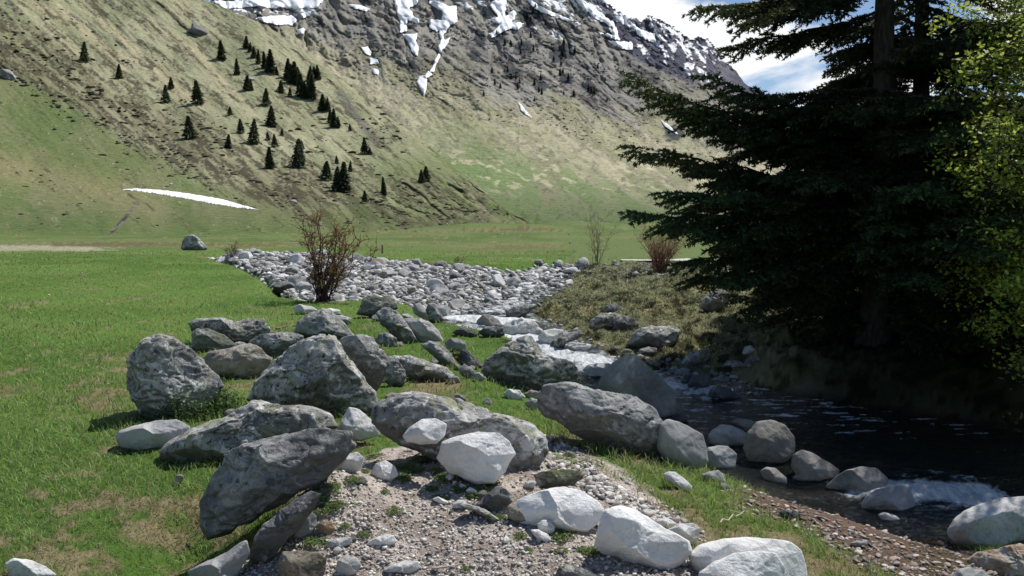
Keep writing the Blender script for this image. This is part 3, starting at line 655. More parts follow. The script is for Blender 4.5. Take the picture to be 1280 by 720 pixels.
boulder('rust stained cream rock in the bottom right corner', 'orange', [(1207, 700), (1218, 688), (1245, 683), (1285, 679), (1320, 690), (1325, 720), (1290, 735), (1240, 728), (1212, 716)], 728, k=6)
boulder('pale grey stone in front of the rust stained one', 'smooth', [(1186, 722), (1195, 711), (1210, 708), (1228, 712), (1245, 725), (1235, 745), (1195, 745)], 742, **SM)
# white rocks of the foreground
boulder('smooth domed white boulder, second of the white row from the left', 'white', [(632, 640), (648, 623), (675, 612), (705, 608), (728, 613), (747, 626), (756, 638), (752, 652), (735, 668), (712, 668), (680, 660), (650, 655)], 664, **SM)
boulder('angular big white boulder with a shaded tan left face', 'white', [(744, 680), (748, 655), (756, 636), (772, 630), (796, 636), (820, 652), (842, 665), (862, 676), (866, 690), (852, 706), (830, 720), (808, 714), (780, 702), (752, 694)], 712, k=4, rough=0.5, planes=[(-0.55, 0.45, 0.6, 0.30), (0.4, -0.5, 0.7, 0.5)])
boulder('white block with a tan shaded end behind the angular white boulder', 'pale', [(833, 662), (848, 655), (865, 653), (875, 660), (872, 677), (864, 684), (850, 678)], 681, k=5, rough=0.5)
boulder('small white stone lying on top beside the tan ended block', 'white', [(822, 652), (830, 645), (840, 650), (846, 655), (838, 662), (826, 658)], 664, name='stone', cat='stone', **SM)
boulder('broad white boulder at the bottom edge, right end of the white row', 'white', [(858, 694), (872, 680), (900, 673), (932, 670), (965, 672), (988, 676), (1001, 686), (1006, 705), (1012, 730), (985, 745), (900, 745), (866, 715)], 732, **SM)
boulder('white boulder cropped by the bottom edge in front of the broad one', 'white', [(872, 715), (890, 702), (915, 692), (945, 687), (968, 690), (980, 706), (982, 735), (950, 760), (895, 755), (872, 735)], 748, rnd=0.3, k=4, rough=0.4)
boulder('small pale stone alone in the long grass above the beach', 'pale', c5((595, 210), (620, 197), (655, 198), (700, 230), (742, 272), (742, 300), (700, 298), (640, 260), (605, 238)), 614, name='stone', cat='stone', **SM)
boulder('pale wedge shaped stone at the edge of the shallow pool', 'smooth', c5((782, 212), (820, 197), (870, 189), (895, 215), (912, 252), (880, 265), (830, 258), (795, 240)), 604, name='stone', cat='stone', k=5, rough=0.5)
boulder('long lichen covered boulder in the centre behind the white rocks', 'lichen', [(473, 530), (478, 508), (497, 492), (515, 487), (545, 492), (580, 498), (612, 505), (642, 515), (668, 530), (682, 548), (679, 572), (670, 595), (660, 614), (640, 612), (600, 600), (550, 575), (500, 555)], 584, k=5, deep=0.6, planes=[(0.1, -0.75, 0.6, 0.6)])
boulder('small white cap shaped rock on the left end of the centre boulder', 'white', [(503, 545), (512, 534), (528, 524), (545, 523), (558, 530), (556, 545), (546, 555), (525, 556), (508, 552)], 572, name='stone', cat='stone', extra=-0.62, **SM)
boulder('large white tilted rock leaning on the centre boulder', 'white', [(552, 553), (572, 544), (598, 537), (622, 540), (638, 551), (644, 568), (634, 580), (630, 590), (618, 606), (592, 604), (562, 590), (546, 572)], 592, extra=-0.3, rnd=0.2, k=5, rough=0.5)
boulder('bluish white pointed block wedged below the huge lichened boulder', 'pale', [(418, 543), (428, 525), (437, 509), (450, 512), (462, 522), (473, 532), (474, 545), (450, 552), (425, 552)], 560, k=6, rough=0.4)
boulder('wide flat lichened slab jutting out to the left over its own shadow', 'lichen', [(201, 566), (213, 553), (240, 538), (270, 523), (300, 508), (320, 502), (350, 507), (390, 508), (412, 518), (424, 534), (400, 545), (350, 556), (300, 572), (262, 588), (232, 588), (208, 578)], 598, k=3, deep=0.9, planes=[(0.0, -0.75, 0.55, 0.45)], extra=0.35)
boulder('massive dark boulder hanging over the hollow at the front of the pile', 'darkfront', [(268, 590), (283, 568), (305, 555), (340, 548), (365, 538), (400, 534), (440, 540), (445, 556), (430, 575), (405, 598), (372, 615), (345, 632), (325, 645), (312, 658), (293, 662), (285, 673), (255, 679), (244, 662), (242, 645), (246, 625), (255, 603)], 676, k=4, planes=[(-0.5, -0.1, 0.7, 0.45)])
boulder('low smooth grey slab in the turf at the far left of the pile', 'smooth', [(144, 548), (150, 539), (168, 532), (195, 526), (220, 524), (238, 533), (236, 548), (205, 560), (170, 565), (150, 560)], 562, rnd=0.4, k=4, rough=0.5)
boulder('small pinkish stone in the shadow under the jutting slab', 'tan', c3((350, 240), (362, 215), (390, 210), (402, 225), (390, 250), (365, 270)), 607, name='stone', cat='stone', rough=0.5)
boulder('grey slab standing on edge at the bottom left of the pile', 'smooth', [(234, 714), (250, 704), (268, 697), (285, 688), (300, 677), (310, 673), (314, 690), (305, 706), (296, 722), (285, 740), (245, 740)], 735, k=6, rough=0.6)
boulder('dark earth covered rock with roots below the massive dark boulder', 'dark', [(310, 700), (316, 678), (330, 655), (350, 638), (372, 622), (390, 612), (402, 616), (396, 634), (380, 650), (362, 672), (345, 695), (325, 715)], 712, k=6)
boulder('upright greenish grey stone at the left edge of the gravel', 'smooth', [(366, 673), (369, 655), (376, 637), (386, 636), (396, 645), (396, 658), (388, 668), (374, 676)], 675, k=6, rough=0.5, name='stone', cat='stone')
boulder('half brown half white block at the bottom edge left of the gravel', 'tan', [(346, 722), (348, 700), (354, 689), (375, 687), (400, 688), (409, 698), (406, 716), (396, 735), (352, 738)], 732, k=6, rough=0.6, name='stone', cat='stone')
boulder('small yellowish stone beside the upright greenish one', 'orange', [(394, 657), (404, 650), (414, 651), (419, 660), (412, 670), (398, 669)], 669, k=5, rough=0.5, name='stone', cat='stone')
boulder('round bright white stone on the gravel, brightest of the small ones', 'white', [(463, 592), (470, 579), (482, 575), (494, 583), (498, 594), (488, 603), (472, 603)], 602, name='stone', cat='stone', rnd=0.3, k=5, rough=0.5)
boulder('cream block shaped stone left of the round bright white one', 'pale', [(422, 582), (430, 569), (447, 564), (455, 572), (452, 588), (436, 592), (424, 589)], 590, name='stone', cat='stone', k=6, rough=0.5)
boulder('black faced wedge shaped rock beside the domed white boulder', 'dark', c4((762, 372), (820, 330), (880, 275), (905, 268), (950, 298), (968, 345), (930, 395), (880, 418), (820, 395)), 642, k=4, name='stone', cat='stone', planes=[(0.35, 0.2, 0.8, 0.35)])
boulder('long thin grey stone lying below the black faced wedge', 'grey', c4((698, 362), (740, 356), (790, 372), (850, 400), (900, 440), (880, 465), (830, 430), (760, 392), (710, 382)), 655, k=5, name='stone', cat='stone')
boulder('pinkish tan rounded stone left of the domed white boulder', 'tan', c4((930, 400), (945, 365), (990, 350), (1040, 365), (1085, 410), (1090, 440), (1050, 470), (980, 455), (940, 430)), 656, k=5, rough=0.4, name='stone', cat='stone')
boulder('small round whitish stone at the foot of the domed white boulder', 'pale', c4((1085, 460), (1110, 438), (1150, 440), (1175, 475), (1170, 515), (1130, 520), (1095, 500)), 671, name='stone', cat='stone', **SM)
boulder('elongated pale stone beside the small round whitish one', 'pale', c4((1050, 488), (1090, 485), (1140, 510), (1160, 545), (1130, 555), (1080, 530)), 679, name='stone', cat='stone', **SM)
boulder('white flat stone in the middle of the lower gravel', 'white', c4((230, 560), (260, 535), (330, 510), (370, 515), (385, 550), (340, 575), (250, 582)), 685, name='stone', cat='stone', k=6, rough=0.5)
boulder('white speckled stone near the tuft at the gravel left edge', 'pale', c4((20, 570), (40, 545), (100, 525), (155, 525), (160, 555), (110, 580), (40, 590)), 688, name='stone', cat='stone', k=6, rough=0.5)
boulder('grey white angular stone near the bottom left of the gravel', 'pale', c4((75, 690), (90, 640), (130, 620), (180, 625), (210, 660), (190, 700), (140, 735), (90, 730)), 722, name='stone', cat='stone', k=7, rough=0.5)
boulder('broad pale stone at the bottom middle of the gravel', 'pale', c4((310, 695), (350, 665), (420, 640), (490, 645), (500, 680), (450, 710), (380, 725)), 718, name='stone', cat='stone', k=6, rough=0.5)
boulder('thin flat white flake pointing down in the upper gravel', 'white', c4((560, 335), (590, 322), (640, 345), (655, 362), (600, 362)), 631, name='stone', cat='stone', k=4, rough=0.5)
boulder('small white stone in the weeds below the tilted white rock', 'white', c4((730, 290), (750, 275), (785, 290), (795, 315), (760, 322), (735, 308)), 620, name='stone', cat='stone', **SM)
boulder('grey angular stone cropped by the bottom edge right of the gravel', 'grey', [(693, 722), (698, 707), (715, 706), (738, 712), (750, 722), (735, 740), (700, 740)], 738, name='stone', cat='stone', k=7)
boulder('yellow green lichened rock left of the strip of scree', 'mossy', c5((-50, 215), (-20, 200), (50, 190), (150, 190), (200, 210), (195, 235), (140, 265), (40, 292), (-40, 290)), 614, k=5)
boulder('whitish stone lying in the turf at the bottom left corner', 'pale', [(6, 704), (18, 697), (40, 700), (58, 708), (70, 718), (60, 735), (20, 735)], 730, rnd=0.3, k=5, rough=0.5)
boulder('pale flat stone sunk in the grass above the humped boulder, larger one', 'pale', c9((420, 460), (460, 442), (520, 452), (550, 472), (500, 490), (440, 485)), 393, name='stone', cat='stone', **SM)
boulder('pale flat slab in the grass right of the humped boulder', 'pale', c9((575, 470), (610, 460), (660, 470), (662, 492), (620, 495)), 394, name='stone', cat='stone', **SM)
boulder('narrow pale slab in the grass nearest the blocky green tinged boulder', 'pale', c9((630, 500), (670, 496), (715, 510), (712, 525), (660, 520)), 401, name='stone', cat='stone', **SM)
boulder('lone grey boulder out on the meadow near the track', 'grey', [(226, 311), (228, 302), (233, 295), (241, 293), (248, 297), (255, 304), (259, 311), (252, 315), (236, 315)], 313, k=5, planes=[(-0.5, -0.2, 0.7, 0.4)])
# rocks in and around the rapids
boulder('brown twin lobed rock at the top of the first rapid', 'brown', c8((455, 445), (465, 405), (490, 375), (525, 372), (560, 388), (595, 425), (590, 450), (520, 450), (475, 458)), 413, rough=0.6)
boulder('dark rock right below the twin lobed one in midstream', 'dark', c8((470, 462), (505, 438), (545, 428), (595, 440), (602, 475), (560, 490), (500, 485)), 422)
boulder('big crumpled whitish rock on the right side of the rapids', 'pale', c8((588, 470), (598, 430), (640, 400), (690, 388), (740, 408), (785, 450), (775, 482), (720, 498), (640, 500), (600, 492)), 424, k=9, rough=1.6)
boulder('flat dark rock awash in the white water', 'wet', c8((340, 462), (385, 435), (440, 445), (475, 475), (440, 488), (370, 482)), 421)
boulder('rock with a sunlit white top and dark underside at the turf bank', 'pale', c8((765, 490), (790, 455), (850, 440), (900, 448), (895, 485), (840, 540), (790, 535)), 436, k=8)
boulder('long grey rock leaning out of the turf bank toward the rapids', 'grey', c8((825, 555), (845, 505), (900, 465), (980, 450), (1000, 470), (960, 500), (910, 520), (885, 560), (850, 575)), 443, k=7)
boulder('speckled boulder on the far turf, left of a touching pair', 'grey', c8((1020, 435), (1030, 400), (1070, 372), (1160, 360), (1185, 385), (1150, 440), (1090, 462), (1040, 455)), 414)
boulder('dark boulder on the far turf, right of a touching pair', 'dark', c8((1140, 445), (1160, 400), (1200, 378), (1245, 390), (1275, 420), (1255, 462), (1200, 475), (1155, 465)), 417)
boulder('small dark boulder just above the touching pair on the far turf', 'dark', c8((1080, 358), (1110, 328), (1160, 316), (1192, 345), (1170, 365), (1110, 368)), 391)
boulder('flat topped slab like boulder on the far turf', 'grey', c6((490, 205), (520, 150), (570, 118), (640, 112), (720, 108), (765, 130), (750, 190), (700, 222), (640, 228), (600, 215), (550, 222)), 434, k=3, planes=[(0, -0.7, 0.6, 0.4)])
boulder('rounded pale boulder on the turf edge above the dark pool', 'grey', c6((765, 300), (790, 255), (830, 232), (900, 226), (914, 258), (885, 295), (840, 315), (790, 322)), 459, k=6)
boulder('left one of two dark round wet rocks at the pool edge', 'wet', c6((762, 390), (775, 352), (810, 343), (835, 360), (825, 405), (790, 425)), 484, rnd=0.4, rough=0.5)
boulder('right one of two dark round wet rocks at the pool edge', 'wet', c6((797, 410), (820, 362), (865, 343), (905, 360), (912, 400), (890, 440), (840, 445)), 490, rnd=0.4, rough=0.5)
boulder('long black wet rock lying in the water under the bank', 'wet', c6((895, 470), (910, 425), (955, 405), (1010, 420), (1065, 470), (1000, 492), (930, 485)), 501, rough=0.6)
boulder('small pale stone high on the shaded turf near the fir', 'pale', c6((1068, 245), (1085, 212), (1115, 205), (1132, 225), (1115, 255), (1090, 262)), 444, name='stone', cat='stone')
boulder('low grey stone in the turf, left of two near the shadow edge', 'grey', c6((975, 305), (1010, 278), (1060, 285), (1105, 318), (1060, 332), (1000, 330)), 461, name='stone', cat='stone')
boulder('low grey stone in the turf, right of two near the shadow edge', 'grey', c6((1078, 300), (1095, 268), (1150, 262), (1170, 290), (1140, 315), (1095, 318)), 457, name='stone', cat='stone')
boulder('half buried stone on the turf below the flat topped slab', 'grey', c6((540, 255), (560, 225), (600, 213), (645, 220), (640, 250), (590, 275), (555, 275)), 447, name='stone', cat='stone')
boulder('upright flat faced rock at the dry edge of the first rapid, left one', 'smooth', c8((143, 345), (155, 318), (180, 315), (215, 350), (235, 395), (200, 405), (155, 370)), 400, k=7, rough=0.6)
boulder('upright flat faced rock at the dry edge of the first rapid, right one', 'grey', c8((208, 350), (225, 318), (250, 318), (280, 350), (302, 400), (270, 415), (225, 405)), 403, k=7, rough=0.6)
boulder('pinkish white rock washed by the fall behind the peaked boulder', 'pale', c6((272, 330), (300, 302), (350, 295), (410, 298), (425, 330), (380, 368), (300, 365)), 473, rough=0.5)
boulder('wide sloping slab on the right bank at the head of the rapids', 'grey', c8((605, 350), (640, 335), (700, 318), (765, 325), (740, 350), (700, 385), (640, 400), (610, 385)), 399, k=6)
boulder('rounded rock on the far turf close under the fir branches', 'grey', [(874, 386), (878, 374), (888, 365), (903, 362), (912, 370), (910, 384), (896, 390)], 389)
boulder('low dark stone between the peaked boulder and the pool', 'wet', c6((720, 570), (740, 540), (770, 535), (800, 575), (790, 600), (740, 600)), 530, rnd=0.4, rough=0.5)
boulder('flat stone in the shallows left of the tall shaded boulder', 'brown', c6((1000, 590), (1050, 570), (1120, 580), (1130, 610), (1090, 640), (1030, 610)), 545, **SM)
boulder('small angular rock on the dry bed below the big fissured boulder', 'pale', [(629, 492), (636, 486), (650, 488), (656, 496), (648, 502), (634, 500)], 500, name='stone', cat='stone')
boulder('tan cobble between the fissured boulder and the dark banded one', 'tan', [(654, 492), (664, 487), (674, 490), (674, 498), (662, 501)], 500, name='stone', cat='stone')
boulder('pale cobble touching the left end of the dark banded boulder', 'smooth', [(655, 503), (664, 497), (674, 500), (672, 511), (662, 513)], 512, name='stone', cat='stone')
boulder('small dark rock on the shallow beach beside the grass', 'dark', c7((48, 400), (80, 388), (130, 388), (165, 410), (160, 440), (110, 440), (70, 425)), 650, name='stone', cat='stone')
boulder('flat grey stone on the reddish shingle near the bottom', 'smooth', c7((410, 555), (440, 542), (490, 545), (502, 562), (460, 572), (420, 570)), 684, name='stone', cat='stone', **SM)
boulder('pale flat stone below the ridged grey boulder on the shingle', 'pale', c7((545, 412), (580, 400), (640, 418), (662, 438), (630, 452), (570, 440)), 653, name='stone', cat='stone', **SM)
boulder('brown rock under the waterline left of the purplish boulder', 'brown', c7((120, 230), (150, 200), (210, 195), (262, 220), (260, 248), (200, 255), (140, 250)), 603, **SM)
boulder('dark angular rock in the shade at the pool edge below the tall shaded boulder', 'brown', c5((1080, 195), (1110, 172), (1160, 180), (1215, 230), (1215, 262), (1160, 268), (1105, 250)), 605, k=6, rough=0.5)

# ------------------------------------------------------------------ riverbed stones: many individuals
def proto_rock(seed, n=3, flat=0.7, k=8, rough=0.07):
    rs = np.random.default_rng(seed); q, f = ICO[n]
    q = facets(q.copy(), rs, k, 0.5, 0.85, front=False)
    q = q + (q/np.linalg.norm(q, axis=1)[:, None])*(rough*fbm(q[:, 0]*2+seed, q[:, 1]*2, q[:, 2]*2, octv=3, seed=seed % 50))[:, None]
    q = q*np.array([1.0, rs.uniform(0.65, 0.95), flat*rs.uniform(0.75, 1.1)])
    return q, f
def strew(mask, n, seed, power=0.0):
    """pick ground points, evenly over the view of the footpath, inside a mask"""
    a = np.abs((GU[1:, 1:]-GU[:-1, :-1])*(GV[1:, 1:]-GV[:-1, :-1]))
    wgt = (a*mask[:-1, :-1]).ravel(); wgt = wgt/wgt.sum()
    rs = np.random.default_rng(seed); i = rs.choice(len(wgt), n, p=wgt)
    r, c = np.divmod(i, GX.shape[1]-1); fr, fc = rs.random(n), rs.random(n)
    def bl(A): return (A[r, c]*(1-fc)+A[r, c+1]*fc)*(1-fr)+(A[r+1, c]*(1-fc)+A[r+1, c+1]*fc)*fr
    return bl(GX), bl(GY), bl(GZ2), r, c
protos = []
for i in range(14):
    v, f = proto_rock(900+i, 4 if i < 8 else 3)
    me = make_mesh('river_rock', v, f); me.materials.append(M[['cobble', 'cobble', 'pale', 'grey', 'cobble', 'smooth', 'tan', 'darkfront'][i % 8]]); protos.append(me)
rs = np.random.default_rng(55)
drym = (sbd < 0.15+0.5*fbm(GX*0.5, GY*0.5, octv=3, seed=140)*(GY > 26)) & (ssd > 0.12) & (GY > 16.5)
def place_rocks(mask, n, seed, smin, smax, label, group, name='river_rock', cat='river rock', prot=None, sink=0.25, gap=0.75):
    x, y, z, r, c = strew(mask, n*6, seed)
    rs = np.random.default_rng(seed+1); got = []; k = 0
    for i in range(len(x)):
        if k >= n: break
        px = smin*(smax/smin)**(rs.random()**1.7)*np.interp(y[i], [20, 27, 40], [1, 0.8, 0.55]); s = px*0.5*y[i]/F
        if any((x[i]-a)**2+(y[i]-b)**2 < (gap*(s+q))**2 for a, b, q in got): continue
        got.append((x[i], y[i], s)); k += 1
        me = (prot or protos)[rs.integers(len(prot or protos))]
        o = bpy.data.objects.new(name, me); COL.objects.link(o)
        o.location = (x[i], y[i], z[i]+s*0.62*(1-2*sink)+(max(0, float(wl(x[i], y[i]))-z[i]-0.05) if sink == 0.251 else 0)); o.scale = (s, s, s); o.rotation_euler = (rs.normal()*0.25, rs.normal()*0.25, rs.uniform(0, 6.28))
        tag(o, label, cat, group)
    return got
place_rocks(drym, 272, 60, 8, 40, 'whitish grey stone heaped among others in the wide dry riverbed', 'stones heaped in the dry riverbed')
place_rocks((ssd < -0.05) & (GY > 20.5), 40, 62, 8, 24, 'grey rock breaking the stream surface among the upper rapids', 'rocks standing in the upper stream', sink=0.251)
rub = (rightm & (GY > 27) & (GY < 34) & (GX > 1.5) & (GX < 10))
place_rocks(rub, 50, 64, 6, 15, 'low dark grey rock in the rubble strip behind the far turf', 'rocks of the rubble strip', prot=[p for p in protos if p.materials[0] in (M['grey'], M['smooth'])])
def scatter_mesh(name, mask, n, seed, smin, smax, mat, cols, kind='stuff', flat=0.6, lift=0.3, ic=1, metric=False):
    x, y, z, r, c = strew(mask, n, seed); rs = np.random.default_rng(seed+5)
    vs, fs, cs = [], [], []
    pr = [proto_rock(seed+i, ic, flat, 5, 0.1) for i in range(8)]
    if metric: s = smin*(smax/smin)**(rs.random(n)**3)
    else: s = smin*(smax/smin)**(rs.random(n)**2)*0.5*y/F
    th = rs.uniform(0, 6.28, n); which = rs.integers(0, 8, n); base = 0; cols = np.array(cols)
    for k in range(8):
        m = np.nonzero(which == k)[0]; v, f = pr[k]; nv = len(v)
        ct, st = np.cos(th[m])[:, None], np.sin(th[m])[:, None]
        tl = rs.normal(size=(len(m), 1))*0.3
        vx = v[None, :, 0]*ct-v[None, :, 1]*st; vy = v[None, :, 0]*st+v[None, :, 1]*ct; vz = v[None, :, 2]+vx*tl
        P_ = np.stack([x[m][:, None]+vx*s[m][:, None], y[m][:, None]+vy*s[m][:, None], z[m][:, None]+(vz+lift)*s[m][:, None]], -1).reshape(-1, 3)
        vs.append(P_); fs.append((f[None]+base+(np.arange(len(m))*nv)[:, None, None]).reshape(-1, 3)); base += len(P_)
        cc = cols[rs.integers(0, len(cols), len(m))]*rs.uniform(0.75, 1.25, (len(m), 1)); cs.append(np.repeat(cc, nv, 0))
    o = link(name, make_mesh(name, np.concatenate(vs), np.concatenate(fs), color=np.clip(np.concatenate(cs), 0, 0.9)), mat)
    return tag(o, kind=kind)
M['pebble'] = vcol_material('pebble_stone', 40, 0.25, 0.85, bump=(30, 0.4, 0.01), spec=0.2)
st_cols = [(0.50, 0.49, 0.47), (0.36, 0.355, 0.34), (0.24, 0.235, 0.225), (0.58, 0.57, 0.55), (0.42, 0.41, 0.39), (0.13, 0.13, 0.125)]
scatter_mesh('cobbles', drym, 9000, 70, 2.5, 13, M['pebble'], st_cols, ic=2)
scatter_mesh('stream_cobbles', (ssd < 0.1) & (GY > 20.8), 700, 78, 4, 13, M['pebble'], st_cols, ic=2, lift=0.7)
scatter_mesh('bank_cobbles', (np.abs(ssd-0.1) < 0.35) & (GY > 6) & (GY < 18) & (GX < 5) & (~rightm | (GY > 14)), 700, 71, 4, 16, M['pebble'], [(0.24, 0.235, 0.22), (0.16, 0.155, 0.15), (0.33, 0.325, 0.31)], ic=2)
scatter_mesh('rubble', rub, 900, 72, 2, 8, M['pebble'], [(0.20, 0.20, 0.19), (0.12, 0.12, 0.12), (0.30, 0.295, 0.28)], ic=2)
grav_cols = [(0.62, 0.58, 0.53), (0.46, 0.42, 0.38), (0.56, 0.53, 0.49), (0.24, 0.215, 0.19), (0.62, 0.60, 0.57), (0.40, 0.35, 0.30), (0.16, 0.15, 0.15)]
scatter_mesh('gravel', gsd < 0.02+0.15*wob2, 95000, 73, 0.003, 0.019, M['pebble'], grav_cols, metric=True, ic=1)
WEDGE = [(440, 503, 22), (300, 436, 20), (338, 420, 16), (492, 503, 24), (520, 474, 18), (566, 478, 20), (590, 462, 14), (474, 402, 18), (508, 398, 20), (662, 474, 18), (712, 572, 20), (455, 512, 18), (262, 492, 20), (370, 440, 18), (430, 405, 20), (352, 432, 14), (500, 432, 16), (545, 455, 16), (610, 505, 18), (575, 500, 14), (690, 600, 20), (415, 560, 18), (395, 600, 16), (330, 600, 18), (360, 520, 16), (290, 520, 20), (850, 602, 16), (905, 612, 16)]
for i, (u, v, s) in enumerate(WEDGE):
    p = hit(u, v, True); k = s*0.5*p[1]/F; me = [q for q in protos if q.materials[0] in (M['grey'], M['smooth'], M['cobble'])][i % 8]
    o = bpy.data.objects.new('wedged_rock', me); COL.objects.link(o); o.location = p+np.array([0, 0, 0.25*k]); o.scale = (k*1.15, k, k); o.rotation_euler = (0.3*math.sin(i*3), 0.3*math.cos(i*5), i*1.3)
    tag(o, 'smaller grey rock wedged between the big boulders', 'rock', 'smaller rocks wedged between the boulders')
place_stone_mask = gsd < 0.05
gp = []
for i in range(8):
    v, f = proto_rock(950+i, 3, 0.6, 6)
    me = make_mesh('loose_stone', v, f); me.materials.append(M[['pale', 'smooth', 'tan', 'pale', 'grey', 'white', 'smooth', 'pale'][i]]); gp.append(me)
place_rocks(place_stone_mask & (GY > 3.9), 75, 75, 6, 24, 'small loose stone lying on the gravel heap among others', 'loose stones on the gravel heap', name='loose_stone', cat='stone', prot=gp, sink=0.2)
shing = [(0.26, 0.20, 0.165), (0.36, 0.29, 0.25), (0.17, 0.14, 0.12), (0.46, 0.40, 0.37), (0.12, 0.11, 0.10)]
scatter_mesh('shingle', bsd < 0.12+0.2*wob2, 7000, 76, 0.005, 0.035, M['pebble'], shing, metric=True, ic=2, flat=0.4)
scree = sdf(GX, GY, w_poly([(672, 548), (700, 548), (740, 590), (790, 625), (850, 655), (830, 668), (780, 640), (730, 612), (690, 590)]))
scatter_mesh('scree', scree < 0.03, 2600, 77, 0.006, 0.04, M['pebble'], grav_cols, metric=True, ic=2)
# ------------------------------------------------------------------ water
wy = np.exp(np.linspace(math.log(2.0), math.log(34), 560)); wa = np.linspace(-0.20, 1.6, 900)
WY, WA = np.meshgrid(wy, wa, indexing='ij'); WX = WA*WY
wsd = sdf(WX, WY, STREAM)
def blob(u, v, ru, rv):
    x, y, z = hit(u, v); return None
fo = np.zeros(WX.shape)
def foam_line(pts, wid, amt):
    global fo
    d = np.full(WX.shape, 1e9)
    for (ax, ay), (bx, by) in zip(pts[:-1], pts[1:]):
        ex, ey = bx-ax, by-ay; t = np.clip(((WX-ax)*ex+(WY-ay)*ey)/(ex*ex+ey*ey), 0, 1)
        d = np.minimum(d, np.hypot(WX-ax-t*ex, WY-ay-t*ey))
    fo = np.maximum(fo, amt*np.exp(-(d/wid)**2))
foam_line([(0.9, 33), (0.9, 30)], 0.5, 0.8)
foam_line([(0.5, 28), (0.3, 26)], 0.6, 0.8)
foam_line([(0.1, 23.5), (0.0, 22.0), (-0.5, 21.2)], 0.4, 0.7)
foam_line([(-1.3, 19.8), (-0.8, 19.4), (0.0, 19.2)], 0.6, 1.2)
foam_line([(-0.9, 17.6), (-0.2, 17.1), (0.3, 17.0)], 0.9, 1.3)
foam_line([(-1.0, 18.6), (-0.2, 18.2), (0.4, 17.8)], 0.5, 0.7)
foam_line([(0.7, 16.2), (1.6, 15.4)], 0.55, 1.1)
foam_line([(2.1, 14.8), (2.8, 13.9), (3.3, 13.3)], 0.45, 0.8)
foam_line([(4.0, 8.95), (4.5, 8.8), (5.2, 8.7)], 0.24, 1.2)
foam_line([(4.3, 8.55), (4.8, 8.4)], 0.18, 0.55)
foam_line([(5.0, 9.2), (5.3, 9.0)], 0.10, 0.6)
rough_w = 0.35+0.65*sstep(12.2, 14.5, WY)
wv = fbm(WX*2.2, WY*4.0, octv=4, seed=120, gain=0.6)*0.042*rough_w + fbm(WX*7, WY*10, octv=3, seed=121)*0.008*rough_w
wv = wv + fo*(0.05*fbm(WX*4, WY*4, octv=4, seed=122, ridge=True)+0.03)*np.where(WY < 10, 0.35, 1.0)
WZ = wl(WX, WY)+wv+0.05*sstep(15.5, 16.5, WY)*sstep(20.5, 19.5, WY)
fn = fo + 0.8*fbm(WX*3.2, WY*4.2, octv=5, seed=123, gain=0.65)*(fo > 0.06)
ripple_glint = sstep(-0.05, 0.35, fbm(WX*2.2, WY*10, octv=5, seed=124, gain=0.65))*sstep(10.0, 12.0, WY)*0.55+sstep(0.2, 0.45, fbm(WX*2.6, WY*9, octv=4, seed=125))*0.3  # bright bands: sky glints on ripples, painted into the water colour
fkeep = (wsd[1:, 1:] < 0.35)
wvv, wf, fa = compact(np.stack([WX, WY, WZ], -1).reshape(-1, 3), grid_faces(*WX.shape, fkeep), np.clip(np.maximum(fn, ripple_glint), 0, 1.3).ravel())
t = NT('stream_water')
foam_glint = t.attr('foam_glint', 'Fac'); fnz = t.noise(t.coord(), 14, 6, 0.75)  # carries both foam and the painted ripple glints
fm = t.step(t.math('ADD', foam_glint, t.math('MULTIPLY', fnz, 1.1)), 0.88, 1.35)
nb = t.bump(t.math('ADD', t.noise(t.scalemap(t.coord(), (1.0, 1.6, 1)), 6, 5, 0.6), t.math('MULTIPLY', t.noise(t.coord(), 22, 3, 0.6), 0.4)), 0.9, 0.09)
gl = t.n('ShaderNodeBsdfGlossy', {'Color': (0.9, 0.95, 1.0, 1), 'Roughness': 0.06, 'Normal': nb})
tr = t.n('ShaderNodeBsdfTransparent', {'Color': (0.60, 0.62, 0.56, 1)})
body = t.n('ShaderNodeBsdfDiffuse', {'Color': (0.02, 0.024, 0.02, 1)})
under = t.n('ShaderNodeMixShader', {0: 0.35}); t.t.links.new(tr.outputs[0], under.inputs[1]); t.t.links.new(body.outputs[0], under.inputs[2])
fr = t.n('ShaderNodeFresnel', {'IOR': 1.33, 'Normal': nb})
m1 = t.n('ShaderNodeMixShader', {0: fr.outputs[0]}); t.t.links.new(under.outputs[0], m1.inputs[1]); t.t.links.new(gl.outputs[0], m1.inputs[2])
wh = t.n('ShaderNodeBsdfDiffuse', {'Color': t.mix((0.50, 0.55, 0.58), (0.88, 0.90, 0.91), t.step(t.noise(t.scalemap(t.coord(), (2.0, 0.8, 1)), 7, 6, 0.7), 0.42, 0.58)), 'Normal': t.bump(fnz, 0.9, 0.08)})
m2 = t.n('ShaderNodeMixShader', {0: fm}); t.t.links.new(m1.outputs[0], m2.inputs[1]); t.t.links.new(wh.outputs[0], m2.inputs[2])
t.t.links.new(m2.outputs[0], t.out.inputs[0]); M['water'] = t.m
tag(link('stream_water', make_mesh('stream_water', wvv, wf, attrs={'foam_glint': fa}), M['water']), kind='structure')

